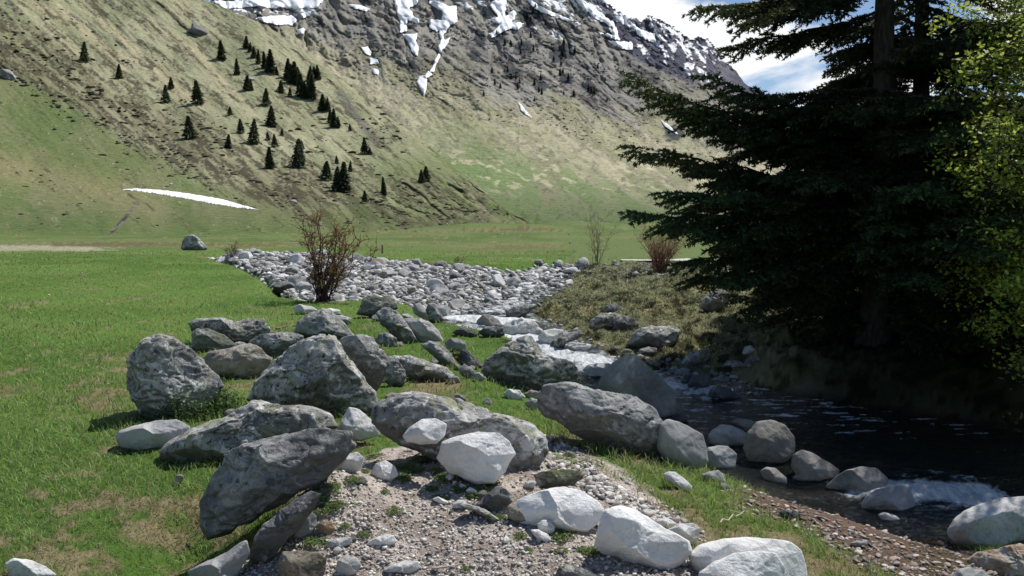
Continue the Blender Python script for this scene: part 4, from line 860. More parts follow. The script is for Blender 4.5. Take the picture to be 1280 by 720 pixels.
# ------------------------------------------------------------------ foliage materials
def leaf_mat(name, trans=0.3, rough=0.6, spec=0.25, tcol=None, ty=0.25):
    t = NT(name); c = t.attr('Col')
    p = t.n('ShaderNodeBsdfPrincipled', {'Base Color': c, 'Roughness': rough, 'Specular IOR Level': spec})
    tr = t.n('ShaderNodeBsdfTranslucent', {'Color': t.mix(c, (1.0, 1.0, 0.25), ty) if tcol is None else tcol})
    m = t.n('ShaderNodeMixShader', {0: trans}); t.t.links.new(p.outputs[0], m.inputs[1]); t.t.links.new(tr.outputs[0], m.inputs[2])
    t.t.links.new(m.outputs[0], t.out.inputs[0]); return t.m
M['needle'] = leaf_mat('fir_needles', 0.10, 0.55, 0.3); M['leaf'] = leaf_mat('young_leaves', 0.45, 0.5, 0.3); M['blade'] = leaf_mat('grass_blades', 0.3, 0.7, 0.15)
M['turfblade'] = leaf_mat('dry_turf_blades', 0.35, 0.8, 0.1, ty=0.04); M['shrubleaf'] = leaf_mat('leathery_leaves', 0.12, 0.65, 0.2); M['bud'] = leaf_mat('rusty_buds', 0.2, 0.8, 0.1)
tb = NT('bark'); M['bark'] = tb.principled(tb.mix((0.035, 0.030, 0.026), (0.085, 0.078, 0.070), tb.step(tb.noise(tb.scalemap(tb.coord(), (6, 6, 1.5)), 3, 7, 0.7), 0.4, 0.62)), 0.95, tb.bump(tb.noise(tb.scalemap(tb.coord(), (6, 6, 1.5)), 4, 7, 0.7), 0.9, 0.04), 0.1)
tb = NT('thin_stems'); M['stem'] = tb.principled(tb.attr('Col'), 0.8, None, 0.2)

def tris(c, axis, side, length, width, col):
    """one pointed triangle per row"""
    v = np.stack([c-side*width[:, None], c+side*width[:, None], c+axis*length[:, None]], 1).reshape(-1, 3)
    f = np.arange(len(v)).reshape(-1, 3)
    return v, f, np.repeat(col, 3, 0)
def unit(a): return a/(np.linalg.norm(a, axis=-1, keepdims=True)+1e-9)
def needles_on(p0, p1, step, nl, rs, cols):
    L = np.linalg.norm(p1-p0, axis=1); n = np.maximum(2, (L/step).astype(int)); idx = np.repeat(np.arange(len(p0)), n)
    tt = rs.random(len(idx)); d = unit(p1-p0)[idx]; c = p0[idx]+(p1-p0)[idx]*tt[:, None]
    r = rs.normal(size=(len(idx), 3)); r[:, 2] *= 0.7; r = unit(r-(r*d).sum(1)[:, None]*d)
    ax = unit(r*0.85+d*0.7); sd = unit(np.cross(ax, rs.normal(size=(len(idx), 3))))
    ln = nl*rs.uniform(0.6, 1.15, len(idx)); shade = rs.uniform(0.6, 1.4, len(idx))
    cc = cols[rs.integers(0, len(cols), len(idx))]*shade[:, None]*(0.8+1.5*sstep(2.0, 4.6, np.hypot(c[:, 0], c[:, 1])))[:, None]  # lighter toward bough tips: sunlight painted into the needle colour
    return tris(c, ax, sd, ln, ln*0.26, cc)
class LB:
    def __init__(s): s.v = []; s.f = []; s.c = []; s.n = 0
    def add(s, t):
        s.v.append(t[0]); s.f.append(t[1]+s.n); s.c.append(t[2]); s.n += len(t[0])
    def build(s, name): return make_mesh(name, np.concatenate(s.v), np.concatenate(s.f), smooth=False, color=np.concatenate(s.c))

def fir(label, base, height, branches, seed, trunk_r=0.28, step=0.0115, nl=0.075, cols=((0.014, 0.030, 0.012), (0.024, 0.048, 0.016), (0.010, 0.021, 0.011))):
    rs = np.random.default_rng(seed); cols = np.array(cols)
    root = tag(link('fir_tree', None, loc=base), label, 'fir tree')
    tr = MB(); zz = np.linspace(-0.3, height, 22)
    tr.tube(np.stack([0.05*np.sin(zz*0.7), 0.04*np.cos(zz*0.9), zz], -1), trunk_r*(1-np.clip(zz, 0, None)/height*0.93)*(1+0.35*np.exp(-np.clip(zz+.3, 0, None)*2.5)), 14)
    wood = tr; lb = LB()
    P0, P1 = [], []
    for (h, tip, sag) in branches:
        a = np.array([0, 0, h]); b = np.array(tip, float); L = np.linalg.norm(b-a)
        t = np.linspace(0, 1, 12)[:, None]
        pts = a+(b-a)*t; pts[:, 2] += -sag*L*np.sin(math.pi*t[:, 0])*0.8
        pts[1:-1] += rs.normal(size=(10, 3))*0.02*L*0.5
        wood.tube(pts, np.linspace(0.012+0.009*L, 0.005, 12), 5)
        n = int(L*12)
        for j in range(n):
            tt = 0.12+0.88*(j+rs.random())/n; k = tt*11; i = min(int(k), 10); p = pts[i]+(pts[i+1]-pts[i])*(k-i); d = unit(pts[min(i+1, 11)]-pts[max(i-1, 0)])
            side = unit(np.cross(d, [0, 0, 1.0])); sg = 1 if j % 2 else -1
            l2 = (0.20+0.30*L*(1-tt)**0.8)*rs.uniform(0.6, 1.15)*sstep(0.02, 0.3, tt)+0.08
            dd = unit(d*rs.uniform(0.6, 1.1)+side*sg*rs.uniform(0.45, 1.0)+np.array([0, 0, rs.uniform(-0.55, 0.08)]))
            q = p+dd*l2; q[2] -= 0.07*l2
            P0.append(p); P1.append(q)
            ns = int(l2/0.085)
            for m in range(ns):
                ts = (m+0.6)/ns; s0 = p+(q-p)*ts; s1d = unit(dd+unit(np.cross(dd, [0, 0, 1]))*(1 if m % 2 else -1)*0.9+np.array([0, 0, rs.uniform(-0.45, 0.05)]))
                l3 = (0.10+0.35*l2*(1-ts))*rs.uniform(0.7, 1.1); P0.append(s0); P1.append(s0+s1d*l3)
        P0.append(pts[6]); P1.append(pts[9]); P0.append(pts[9]); P1.append(pts[11])
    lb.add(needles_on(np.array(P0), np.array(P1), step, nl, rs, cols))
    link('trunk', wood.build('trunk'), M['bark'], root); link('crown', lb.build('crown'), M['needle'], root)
    return root
rs = np.random.default_rng(5)
FB = np.array([6.95, 15.2, 0]); FB[2] = hz(FB[0], FB[1])-0.05
def tipat(u, v, y): a, s = rayk(u, v); return np.array([a*y, y, EYE+s*y])-FB
def trunk_h(v): return float(EYE+rayk(1095, v)[1]*FB[1]-FB[2])
br = []
for (u, v, va, y, sag) in [(784, 96, 168, 14.6, 0.05), (787, 182, 236, 14.9, 0.05), (788, 264, 262, 14.6, 0.04), (872, 8, -15, 15.0, 0.03), (812, 118, 185, 15.3, 0.06), (846, 330, 300, 14.2, -0.02),
                           (905, 60, 20, 15.4, 0.0), (858, 350, 312, 15.0, -0.02), (866, 212, 240, 15.8, 0.02), (836, 196, 228, 15.5, 0.03), (880, 95, 150, 14.0, 0.05), (905, 120, 160, 15.8, 0.02),
                           (930, 28, -30, 14.0, 0.0), (915, 8, -45, 14.5, 0.02), (870, 290, 275, 14.0, 0.03), (820, 282, 270, 15.2, 0.03), (900, 240, 250, 13.6, 0.03), (905, 350, 318, 13.6, -0.03),
                           (935, 385, 340, 14.0, -0.03), (925, 175, 200, 15.0, 0.03), (890, 150, 190, 14.4, 0.04), (960, 400, 350, 15.5, -0.02), (845, 250, 250, 16.0, 0.03), (900, 310, 290, 16.4, 0.0), (960, 60, 10, 16.3, 0.0),
                           (850, 140, 195, 14.9, 0.05), (830, 240, 252, 14.3, 0.04)]:
    br.append((trunk_h(va), tipat(u, v, y), sag))
for i in range(235):
    h = 0.6+9.5*rs.random()**1.35 if i < 200 else rs.uniform(6.5, 13.5)
    az = rs.uniform(0, 2*math.pi)
    R = np.interp(h, [0.6, 2.5, 5, 8, 14], [3.3, 4.2, 3.7, 2.9, 0.4])*rs.uniform(0.7, 1.0)
    # thinner where the sky shows through left of the trunk
    if h > 4.2 and rs.random() < 0.3: continue
    if math.cos(az) < -0.3 and rs.random() < (0.8 if h > 3.4 else 0.15): continue
    if h < 1.9 and (math.cos(az) < 0.1): continue
    if i % 5 == 0 and h > 2.5: az = rs.uniform(-2.3, -0.8)
    if math.cos(az) < -0.45: R *= 0.8
    br.append((h, np.array([math.cos(az)*R, math.sin(az)*R, h+rs.uniform(-0.75, 0.05)*R*0.35]), rs.uniform(0.0, 0.05)))
fir('big dark fir with long drooping boughs reaching out over the turf and stream', FB, 14.5, br, 11)
def rand_branches(n, height, rad, seed, lo=0.8):
    rs = np.random.default_rng(seed); out = []
    for i in range(n):
        h = lo+(height-lo-0.3)*rs.random()**1.25; az = rs.uniform(0, 6.283); R = rad*(1-h/height)**0.8*rs.uniform(0.75, 1.05)+0.15
        out.append((h, np.array([math.cos(az)*R, math.sin(az)*R, h-0.12*R*rs.random()*2]), rs.uniform(0, 0.05)))
    return out
b2 = np.array([8.35, 16.6, 0]); b2[2] = hz(b2[0], b2[1])-0.05
fir('second dark fir standing close behind the right side of the big one', b2, 13.0, [b for q_, b in enumerate(rand_branches(135, 13.0, 3.6, 21, 0.5)) if b[0] < 3.8 or q_ % 2], 22, 0.24, step=0.018, nl=0.09)
b3 = np.array([13.4, 14.8, 0]); b3[2] = hz(b3[0], b3[1])-0.05
fir('dark fir at the right edge behind the bright young leaves', b3, 8.5, rand_branches(130, 8.5, 4.4, 31, 0.4), 32, 0.26, step=0.032, nl=0.13)

# ------------------------------------------------------------------ leafy tree at the right edge
def leaves_at(c, size, rs, cols, flat=0.5):
    n = len(c); ax = unit(rs.normal(size=(n, 3))*np.array([1, 1, 0.6])); b = unit(np.cross(ax, rs.normal(size=(n, 3))+np.array([0, 0, 1.2])))
    s = size*rs.uniform(0.6, 1.2, n)[:, None]
    v = np.stack([c-ax*s*0.5, c+b*s*0.3, c+ax*s*0.6, c-b*s*0.3], 1).reshape(-1, 3)
    f = np.arange(len(v)).reshape(-1, 4); f = np.concatenate([f[:, [0, 1, 2]], f[:, [0, 2, 3]]])
    cc = cols[rs.integers(0, len(cols), n)]*rs.uniform(0.7, 1.25, (n, 1)); return v, f, np.repeat(cc, 4, 0)
def leafy_tree(label, base, height, limbs, seed, size, per, cols, tr=0.14, spread=0.28):
    rs = np.random.default_rng(seed); root = tag(link('leafy_tree', None, loc=base), label, 'tree')
    m = MB(); zz = np.linspace(-0.2, height*0.9, 14); m.tube(np.stack([0.1*np.sin(zz), 0.08*np.cos(zz*1.3), zz], -1), np.linspace(tr, 0.02, 14), 9)
    lb = LB(); pts_all = []
    for (h, tip) in limbs:
        a = np.array([0, 0, h]); b = np.array(tip, float); t = np.linspace(0, 1, 9)[:, None]; p = a+(b-a)*t; p[:, 2] += 0.12*np.linalg.norm(b-a)*np.sin(math.pi*t[:, 0]); p[1:] += rs.normal(size=(8, 3))*0.05
        m.tube(p, np.linspace(0.035, 0.006, 9), 5)
        for k in range(int(np.linalg.norm(b-a)*7)):
            s = p[rs.integers(2, 9)]; e = s+unit(rs.normal(size=3)+unit(b-a)*0.7)*rs.uniform(0.25, 0.6)
            m.tube(np.array([s, (s+e)/2+rs.normal(size=3)*0.02, e]), [0.007, 0.005, 0.003], 4)
            q = s+(e-s)*rs.random((per, 1))**0.6+rs.normal(size=(per, 3))*spread*0.3; pts_all.append(q)
    lb.add(leaves_at(np.concatenate(pts_all), size, rs, np.array(cols)))
    link('trunk', m.build('trunk'), M['bark'], root); link('crown', lb.build('crown'), M['leaf'], root); return root
rs = np.random.default_rng(77)
LT = np.array([7.9, 10.9, 0]); LT[2] = hz(LT[0], LT[1])-0.1
limbs = []
for i in range(115):
    h = rs.uniform(0.9, 6.3); az = rs.uniform(0, 6.283); R = rs.uniform(1.2, 2.35) if h > 1.7 else rs.uniform(0.8, 1.5)
    if math.cos(az) < -0.2: R *= np.interp(h, [1.2, 2.4, 4, 5, 6], [0.85, 1.0, 1.0, 0.9, 0.75])
    limbs.append((h*0.92, np.array([math.cos(az)*R, math.sin(az)*R, h+rs.uniform(-0.2, 0.7)])))
leafy_tree('young broadleaf tree with bright yellow green spring leaves at the right edge', LT, 7.2, limbs, 78, 0.07, 36, [(0.30, 0.40, 0.05), (0.22, 0.33, 0.04), (0.40, 0.47, 0.08), (0.13, 0.22, 0.03)])

# ------------------------------------------------------------------ conifers on the hillside
def on_sheet(sheet, u, v):
    U, V = sheet['U'], sheet['V']; c = int(np.argmin(np.abs(U[0]-u))); r = int(np.argmin(np.abs(V[:, c]-v)))
    return np.array([sheet['X'][r, c], sheet['Y'][r, c], sheet['Z'][r, c]])
def small_conifer(seed, wide):
    rs = np.random.default_rng(seed); m = MB(); m.tube(np.array([[0, 0, -0.05], [0, 0, 0.5], [0, 0, 0.97]]), [0.03, 0.018, 0.004], 6); lb = LB(); cs, ax, ln = [], [], []
    n = 900; h = rs.random(n)**0.75*0.93+0.05; az = rs.uniform(0, 6.283, n); lay = 0.78+0.22*np.sin(h*58+az*2+seed)
    R = wide*(1-h)**0.85*lay*rs.uniform(0.35, 1.0, n)+0.006
    c = np.stack([np.cos(az)*R*0.75, np.sin(az)*R*0.75, h], -1)
    a = unit(np.stack([np.cos(az), np.sin(az), -0.35+0*h], -1)+rs.normal(size=(n, 3))*0.25); s = unit(np.cross(a, rs.normal(size=(n, 3))*0.5+np.array([0, 0, 1])))
    l_ = (0.05+0.10*(1-h))*rs.uniform(0.7, 1.2, n)
    col = np.array([(0.032, 0.055, 0.030), (0.045, 0.075, 0.036), (0.022, 0.040, 0.024)])[rs.integers(0, 3, n)]
    lb.add(tris(c, a, s, l_, l_*0.42, col)); mt = m.build('trunk'); mt.materials.append(M['bark']); mc = lb.build('crown'); mc.materials.append(M['needle']); return mt, mc
CON = [small_conifer(200+i, w_) for i, w_ in enumerate([0.29, 0.36, 0.42, 0.48, 0.25, 0.33])]
trees = [(105, 75, 20, 'lone squat dark conifer high at the far left of the slope', 3), (149, 97, 15, 'small leaning conifer on the slope below the lone squat one', 1), (214, 109, 12, 'tiny conifer just above a slightly bushier one on the left slope', 1),
 (208, 126, 18, 'bushy small conifer beneath the tiny one on the left slope', 3), (247, 129, 25, 'tall slim conifer standing apart on the left slope', 1), (277, 74, 20, 'single narrow conifer highest on the straw coloured slope', 0),
 (296, 92, 17, 'single narrow conifer below and right of the highest one', 0), (237, 172, 24, 'round bushy dark conifer lowest at the left of the slope', 3), (285, 184, 15, 'small slim conifer alone below the middle of the slope', 0),
 (332, 130, 18, 'conical conifer alone between the two diagonal rows', 2), (339, 157, 22, 'conifer with a shadowed hollow at its foot', 1), (316, 178, 26, 'broad triangular conifer in the middle of the slope', 3),
 (301, 165, 15, 'low conifer touching the left of the broad triangular one', 2), (287, 142, 9, None, 2), (344, 182, 14, None, 2), (335, 174, 9, None, 2), (337, 209, 23, 'slim upright conifer near the foot of the heath slope', 4), (374, 208, 30, 'tallest dark conifer with a double tip above the valley floor', 3),
 (351, 114, 13, None, 2), (307, 59, 13, None, 0), (313, 63, 10, None, 1), (318, 71, 12, None, 1), (323, 78, 15, None, 0), (331, 84, 17, None, 0), (339, 90, 24, None, 0), (335, 88, 15, None, 1), (346, 92, 9, None, 1), (309, 111, 16, None, 1), (314, 112, 12, None, 1),
 (360, 97, 21, None, 0), (367, 104, 24, None, 0), (364, 100, 18, None, 1), (372, 104, 18, None, 1), (362, 119, 10, None, 2), (376, 120, 24, None, 1), (381, 122, 18, None, 0), (387, 100, 16, None, 2), (397, 98, 15, None, 1), (392, 96, 12, None, 1), (390, 123, 26, None, 0), (386, 120, 17, None, 1),
 (402, 138, 18, None, 0), (410, 138, 14, None, 1), (406, 136, 11, None, 2), (413, 152, 15, None, 1), (418, 158, 20, None, 0), (423, 158, 12, None, 1), (437, 162, 8, None, 2), (456, 191, 18, 'small conifer on the edge of the dark broken ground right of the rows', 1), (463, 192, 8, None, 2), (353, 168, 8, None, 2),
 (378, 185, 9, None, 2), (407, 223, 20, 'left one of three conifers close together above the toe of the slope', 2), (421, 237, 26, 'middle one of three conifers close together above the toe of the slope', 1), (430, 239, 32, 'right and tallest one of three conifers above the toe of the slope', 0), (438, 213, 12, 'little conifer just above the three close together', 1), (421, 203, 9, None, 2),
 (456, 251, 12, 'tiny conifer lowest on the slope above the rocky toe', 2), (480, 243, 20, 'slender conifer alone above the dark rocky toe of the slope', 4), (527, 227, 14, 'left one of a pair of small conifers beside the green fan', 2), (533, 225, 16, 'right one of a pair of small conifers beside the green fan', 2)]
for i, (u, v, hp, lab, k) in enumerate(trees):
    p = on_sheet(A_, u, v+1.5); s = hp*1.22*p[1]/F; mt, mc = CON[k]
    root = tag(link('conifer', None, loc=p-np.array([0, 0, 0.1])), lab or 'small dark conifer in the scattered groups climbing the straw coloured slope', 'conifer', 'conifers scattered on the hillside')
    wq = 0.85+0.4*((i*37) % 11)/11; root.scale = (s*wq, s*wq, s); root.rotation_euler = (0.05*math.sin(i), 0.06*math.cos(i*2.3), i*1.7)
    for nm, me in (('trunk', mt), ('crown', mc)):
        o = bpy.data.objects.new(nm, me); COL.objects.link(o); o.parent = root
rs = np.random.default_rng(91)
for i in range(46):
    if i < 34:
        u, v = [(702, 66), (663, 20), (655, 58), (705, 90), (676, 108), (626, 48), (640, 100), (735, 110)][i % 8]; u += rs.normal()*9; v += rs.normal()*7; hp = rs.uniform(6, 10)
    else: u = rs.uniform(600, 760); v = rs.uniform(60, 130); hp = rs.uniform(5, 8)
    p = on_sheet(B_, u, v); s = hp*p[1]/F; mt, mc = CON[[0, 1, 4, 5][i % 4]]
    root = tag(link('conifer', None, loc=p), 'tiny dark conifer on the rocky ribs of the far mountain', 'conifer', 'conifers on the far mountain ribs'); root.scale = (s, s, s)
    for nm, me in (('trunk', mt), ('crown', mc)):
        o = bpy.data.objects.new(nm, me); COL.objects.link(o); o.parent = root

# ------------------------------------------------------------------ low heath clumps and scattered stones on the slopes
def slope_stuff(name, sheet, pts, smin, smax, cols, mat, seed, flat=0.55):
    rs = np.random.default_rng(seed); U, V = sheet['U'], sheet['V']; vs, fs, cs = [], [], []; base = 0; pr = [proto_rock(seed+i, 1, flat, 4, 0.25) for i in range(5)]
    for (u, v) in pts:
        c = int(np.clip(np.searchsorted(U[0], u), 0, U.shape[1]-1)); r = int(np.argmin(np.abs(V[:, c]-v))); p = np.array([sheet['X'][r, c], sheet['Y'][r, c], sheet['Z'][r, c]])
        s = smin*(smax/smin)**(rs.random()**2)*0.5*p[1]/F; q, f = pr[rs.integers(5)]; th = rs.uniform(0, 6.28); a = q*np.array([rs.uniform(0.9, 2.0), 1, 1]); x = a[:, 0]*math.cos(th)-a[:, 1]*math.sin(th); y = a[:, 0]*math.sin(th)+a[:, 1]*math.cos(th)
        vs.append(p+np.stack([x, y, a[:, 2]+0.1], -1)*s); fs.append(f+base); base += len(q); cs.append(np.repeat([np.array(cols[rs.integers(len(cols))])*rs.uniform(0.7, 1.3)], len(q), 0))
    return tag(link(name, make_mesh(name, np.concatenate(vs), np.concatenate(fs), color=np.concatenate(cs)), mat), kind='stuff')
def slope_points(n, seed, keep):
    rs = np.random.default_rng(seed); u = rs.uniform(-80, 900, n*5); v = rs.uniform(-10, 300, n*5); k = keep(u, v) > rs.random(n*5); return list(zip(u[k][:n], v[k][:n]))
def dens_heath(u, v):
    return np.clip(dens0(u, v)+0.9*np.exp(-((u-482)**2/500+(v-168)**2/260))+0.9*np.exp(-((u-508)**2/700+(v-247)**2/120))+0.7*np.exp(-((u-560)**2/1200+(v-262)**2/150)), 0, 1)
def dens0(u, v):
    b = v-up([(-600, 20), (0, 78), (90, 118), (150, 165), (230, 205), (300, 238), (380, 268), (470, 285), (560, 300), (800, 330)], u)+14*fbm(u/60, v/36, octv=5, seed=50, gain=0.6)
    st = sstep(-0.1, 0.35, streak(u, v, 40, 60, 14, 700, 4))
    return (sstep(-75, -20, b)*sstep(34, 0, b)*0.9+0.18*sstep(-160, -60, b)*(b < -30)+0.10*(b > 0)*(v < 285))*(0.15+0.85*st)*(v > up(CREST_A, u)+4)*(u < 640)
slope_stuff('heath_clumps', A_, slope_points(4600, 701, dens_heath), 1.5, 8.5, [(0.050, 0.052, 0.032), (0.075, 0.066, 0.045), (0.040, 0.045, 0.028), (0.10, 0.092, 0.065)], M['bud'], 702, 0.5)
slope_stuff('slope_stones', A_, slope_points(600, 703, lambda u, v: (0.15+0.85*dens_heath(u, v)+0.6*sstep(470, 540, u)*sstep(225, 250, v)*(v < 292))*(v > up(CREST_A, u)+4)*(u < 640)), 1.2, 4.0, [(0.40, 0.38, 0.34), (0.28, 0.27, 0.25), (0.52, 0.50, 0.46)], M['pebble'], 704)
slope_stuff('fan_rubble', B_, slope_points(900, 705, lambda u, v: sstep(26, 4, np.abs(v-(262+0.17*(u-560)))+10*fbm(u/20, v/9, octv=3, seed=706))*(u > 560)*(u < 760)), 1.2, 4.5, [(0.36, 0.35, 0.32), (0.16, 0.155, 0.14), (0.48, 0.46, 0.43), (0.09, 0.09, 0.075)], M['pebble'], 707)
slope_stuff('crag_scrub', B_, slope_points(3800, 708, lambda u, v: sstep(0.0, 0.4, streak(u, v, 34, 45, 14, 84, 4, ridge=True))*(u > 380)*(v < up([(380, 60), (560, 140), (800, 190), (900, 230)], u))*(v > 5)), 1.2, 4.0, [(0.045, 0.05, 0.035), (0.06, 0.06, 0.055)], M['bud'], 709)
for (u, v, w_, lab, mk) in [(246, 42, 30, 'dark angular crag sticking out of the straw slope near its top', 'dark'), (312, 100, 15, 'pale grey outcrop among the conifers in the upper row', 'grey'), (13, 98, 26, 'low grey outcrop on the slope at the far left edge', 'grey'), (215, 231, 7, 'small white boulder just above the long snow strip', 'pale'), (368, 252, 9, 'lone grey block in the grass at the foot of the heath slope', 'grey'), (774, 283, 8, 'pale boulder alone on the green fan above the reddish thicket', 'pale')]:
    sh = A_ if u < 600 else B_; p = on_sheet(sh, u, v); s = w_*0.5*p[1]/F; q, f = proto_rock(int(u), 4, 0.7, 9, 0.2)
    o = link('outcrop', make_mesh('outcrop', q*s*np.array([1, 0.8, 0.9]), f), M[mk], loc=p+np.array([0, 0, s*0.15])); o.rotation_euler = (0, 0.55, 0) if u < 300 else (0, 0.2, 0); tag(o, lab, 'rock')
# ------------------------------------------------------------------ leafless bushes
def bush(label, uv, hpx, wpx, nst, seed, stemcol, leafcol, nleaf, lsize=0.035, rad=0.012, fan=1.0, name='bush', lean=0.0, rmul=1.0):
    rs = np.random.default_rng(seed); p = hit(*uv) if len(uv) == 2 else np.array(uv); H = hpx*p[1]/F; Wd = wpx*p[1]/F/2
    root = tag(link(name, None, loc=p), label, 'bush'); m = MB(); ends = []
    for i in range(nst):
        az = rs.uniform(0, 6.283); r0 = Wd*0.22*rs.random(); b = np.array([math.cos(az)*r0, math.sin(az)*r0, -0.05]); rr = Wd*fan*rs.uniform(0.3, 1.0)
        e = np.array([math.cos(az)*rr+lean*H, math.sin(az)*rr*0.8, H*rs.uniform(0.55, 1.0)]); t = np.linspace(0, 1, 8)[:, None]
        pts = b+(e-b)*t; pts[:, :2] = b[:2]+(e-b)[:2]*(t**1.6); pts[1:] += rs.normal(size=(7, 3))*0.02*H
        cc = np.array(stemcol)*rs.uniform(0.7, 1.3); m.tube(pts, np.linspace(rad, rad*0.25, 8)*rmul, 5, cc)
        for k in range(9):
            s = pts[rs.integers(2, 8)]; q = s+unit(rs.normal(size=3)*np.array([1, 1, 0.6])+np.array([0, 0, 0.7]))*H*rs.uniform(0.08, 0.26)
            m.tube(np.array([s, (s+q)/2+rs.normal(size=3)*0.01*H, q]), np.array([rad*0.4, rad*0.3, rad*0.18])*rmul, 3, cc); ends.append((s, q))
            for w_ in range(3):
                s2 = s+(q-s)*rs.random(); q2 = s2+unit(rs.normal(size=3)+np.array([0, 0, 0.4]))*H*0.08; m.tube(np.array([s2, (s2+q2)/2, q2]), np.array([rad*0.22, rad*0.18, rad*0.12])*rmul, 3, cc); ends.append((s2, q2))
    link('stems', m.build('stems'), M['stem'], root)
    if nleaf:
        s_ = np.array([e[0] for e in ends]); q_ = np.array([e[1] for e in ends]); ii = rs.integers(0, len(ends), nleaf)
        c = s_[ii]+(q_[ii]-s_[ii])*rs.random((nleaf, 1))+rs.normal(size=(nleaf, 3))*0.015; lb = LB(); lb.add(leaves_at(c, lsize, rs, np.array(leafcol))); link('buds', lb.build('buds'), M['bud'], root)['kind'] = 'stuff'
    return root
rust = [(0.24, 0.14, 0.085), (0.17, 0.095, 0.06), (0.33, 0.22, 0.15), (0.12, 0.08, 0.05)]
rust2 = [(0.36, 0.21, 0.12), (0.26, 0.15, 0.085), (0.45, 0.30, 0.19), (0.18, 0.11, 0.07)]
bush('brown stemmed leafless bush with rusty buds beside the pale riverbed', (404, 377), 104, 112, 24, 301, (0.07, 0.035, 0.032), rust2, 8500, 0.036, 0.016, lean=0.18, rmul=1.3)
bush('small twiggy brown bush at the left tip of the riverbed', (289, 328), 26, 26, 12, 302, (0.16, 0.11, 0.08), rust, 300, 0.05, 0.014)
bush('slender grey leafless bush beyond the rubble, left of the reddish one', (747, 331), 66, 50, 12, 303, (0.20, 0.16, 0.13), [(0.25, 0.22, 0.12), (0.2, 0.12, 0.08)], 700, 0.035, 0.012, fan=1.0)
bush('reddish stemmed thicket of upright rods behind the rubble strip', (824, 340), 56, 84, 60, 304, (0.24, 0.095, 0.075), rust, 900, 0.03, 0.012, fan=0.95)
bush('low brown twig tangle at the back edge of the dry riverbed', (572, 334), 14, 26, 9, 305, (0.14, 0.10, 0.08), rust, 100, 0.05, 0.012)
bush('pale grey thicket of bare twigs seen beneath the fir boughs', (1165, 372), 110, 190, 40, 306, (0.20, 0.18, 0.16), rust, 0, rad=0.013)
bush('grey bare twig thicket left of the fir trunk in the background', (1000, 352), 80, 120, 28, 307, (0.19, 0.17, 0.15), rust, 0, rad=0.013)
# low evergreen shrub between the boulders
def mound(label, uv, rx, rz, n, seed, cols, lsize, cat='shrub', name='evergreen_shrub', y=None):
    rs = np.random.default_rng(seed); p = hit(*uv); rx = rx*p[1]/F; rz = rz*p[1]/F; root = tag(link(name, None, loc=p), label, cat); lb = LB()
    d = unit(rs.normal(size=(n, 3))*np.array([1, 1, 0.8])+np.array([0, 0, 0.3])); d[:, 2] = np.abs(d[:, 2]); r = rs.random((n, 1))**0.35*(1+0.25*fbm(d[:, 0]*3+seed, d[:, 1]*3, octv=2, seed=seed)[:, None])
    lb.add(leaves_at(d*r*np.array([rx, rx*0.7, rz]), lsize, rs, np.array(cols))); m = MB()
    for i in range(10):
        e = d[i]*np.array([rx, rx*0.7, rz])*0.8; m.tube(np.array([[0, 0, -0.03], e*0.5, e]), [0.008, 0.006, 0.003], 4, (0.1, 0.07, 0.05))
    link('foliage', lb.build('foliage'), M['shrubleaf'], root); link('stems', m.build('stems'), M['stem'], root); return root
mound('low dark evergreen shrub with glossy leaves between the pointed boulder and the flat slab', (247, 518), 62, 44, 4200, 401, [(0.05, 0.11, 0.03), (0.035, 0.075, 0.022), (0.08, 0.15, 0.045)], 0.034)
mound('bright green little shrub beside the smooth slanting boulder at the rapids', (572, 452), 12, 12, 500, 402, [(0.16, 0.2, 0.06), (0.1, 0.14, 0.04)], 0.05)
weeds = [(505, 555+30, 15), (520, 590, 16), (470, 572, 14), (560, 600, 20), (585, 590, 16), (540, 612, 10), (490, 640, 15), (408, 590, 20), (395, 625, 26), (415, 610, 14), (455, 590, 10), (700, 672, 20), (735, 690, 16), (455, 668, 10), (610, 605, 18), (625, 648, 10), (395, 680, 20), (420, 632, 14), (330, 700, 18), (580, 714, 10), (530, 575, 20), (500, 600, 18), (550, 625, 14), (598, 618, 22), (440, 602, 14), (380, 652, 20), (365, 668, 14), (650, 672, 12), (700, 690, 12), (430, 660, 10), (600, 640, 12), (345, 680, 20), (405, 640, 18), (480, 615, 8), (830, 712, 10), (660, 688, 8), (545, 590, 12), (575, 612, 14)]
wp = []
for i in range(4):
    rs = np.random.default_rng(500+i); n = 420; d = unit(rs.normal(size=(n, 3))); d[:, 2] = np.abs(d[:, 2])*0.55; lb = LB()
    lb.add(leaves_at(d*rs.random((n, 1))**0.5, 0.24, rs, np.array([(0.10, 0.17, 0.05), (0.06, 0.12, 0.03), (0.14, 0.20, 0.08), (0.17, 0.2, 0.11)]))); me = lb.build('weed'); me.materials.append(M['blade']); wp.append(me)
for i, (u, v, s) in enumerate(weeds):
    p = hit(u, v); k = s*p[1]/F; o = bpy.data.objects.new('weed', wp[i % 4]); COL.objects.link(o); o.location = p; o.scale = (k, k, k*0.7); o.rotation_euler = (0, 0, i)
    tag(o, 'small green leafy weed growing out of the gravel heap', 'weed', 'weeds on the gravel heap')

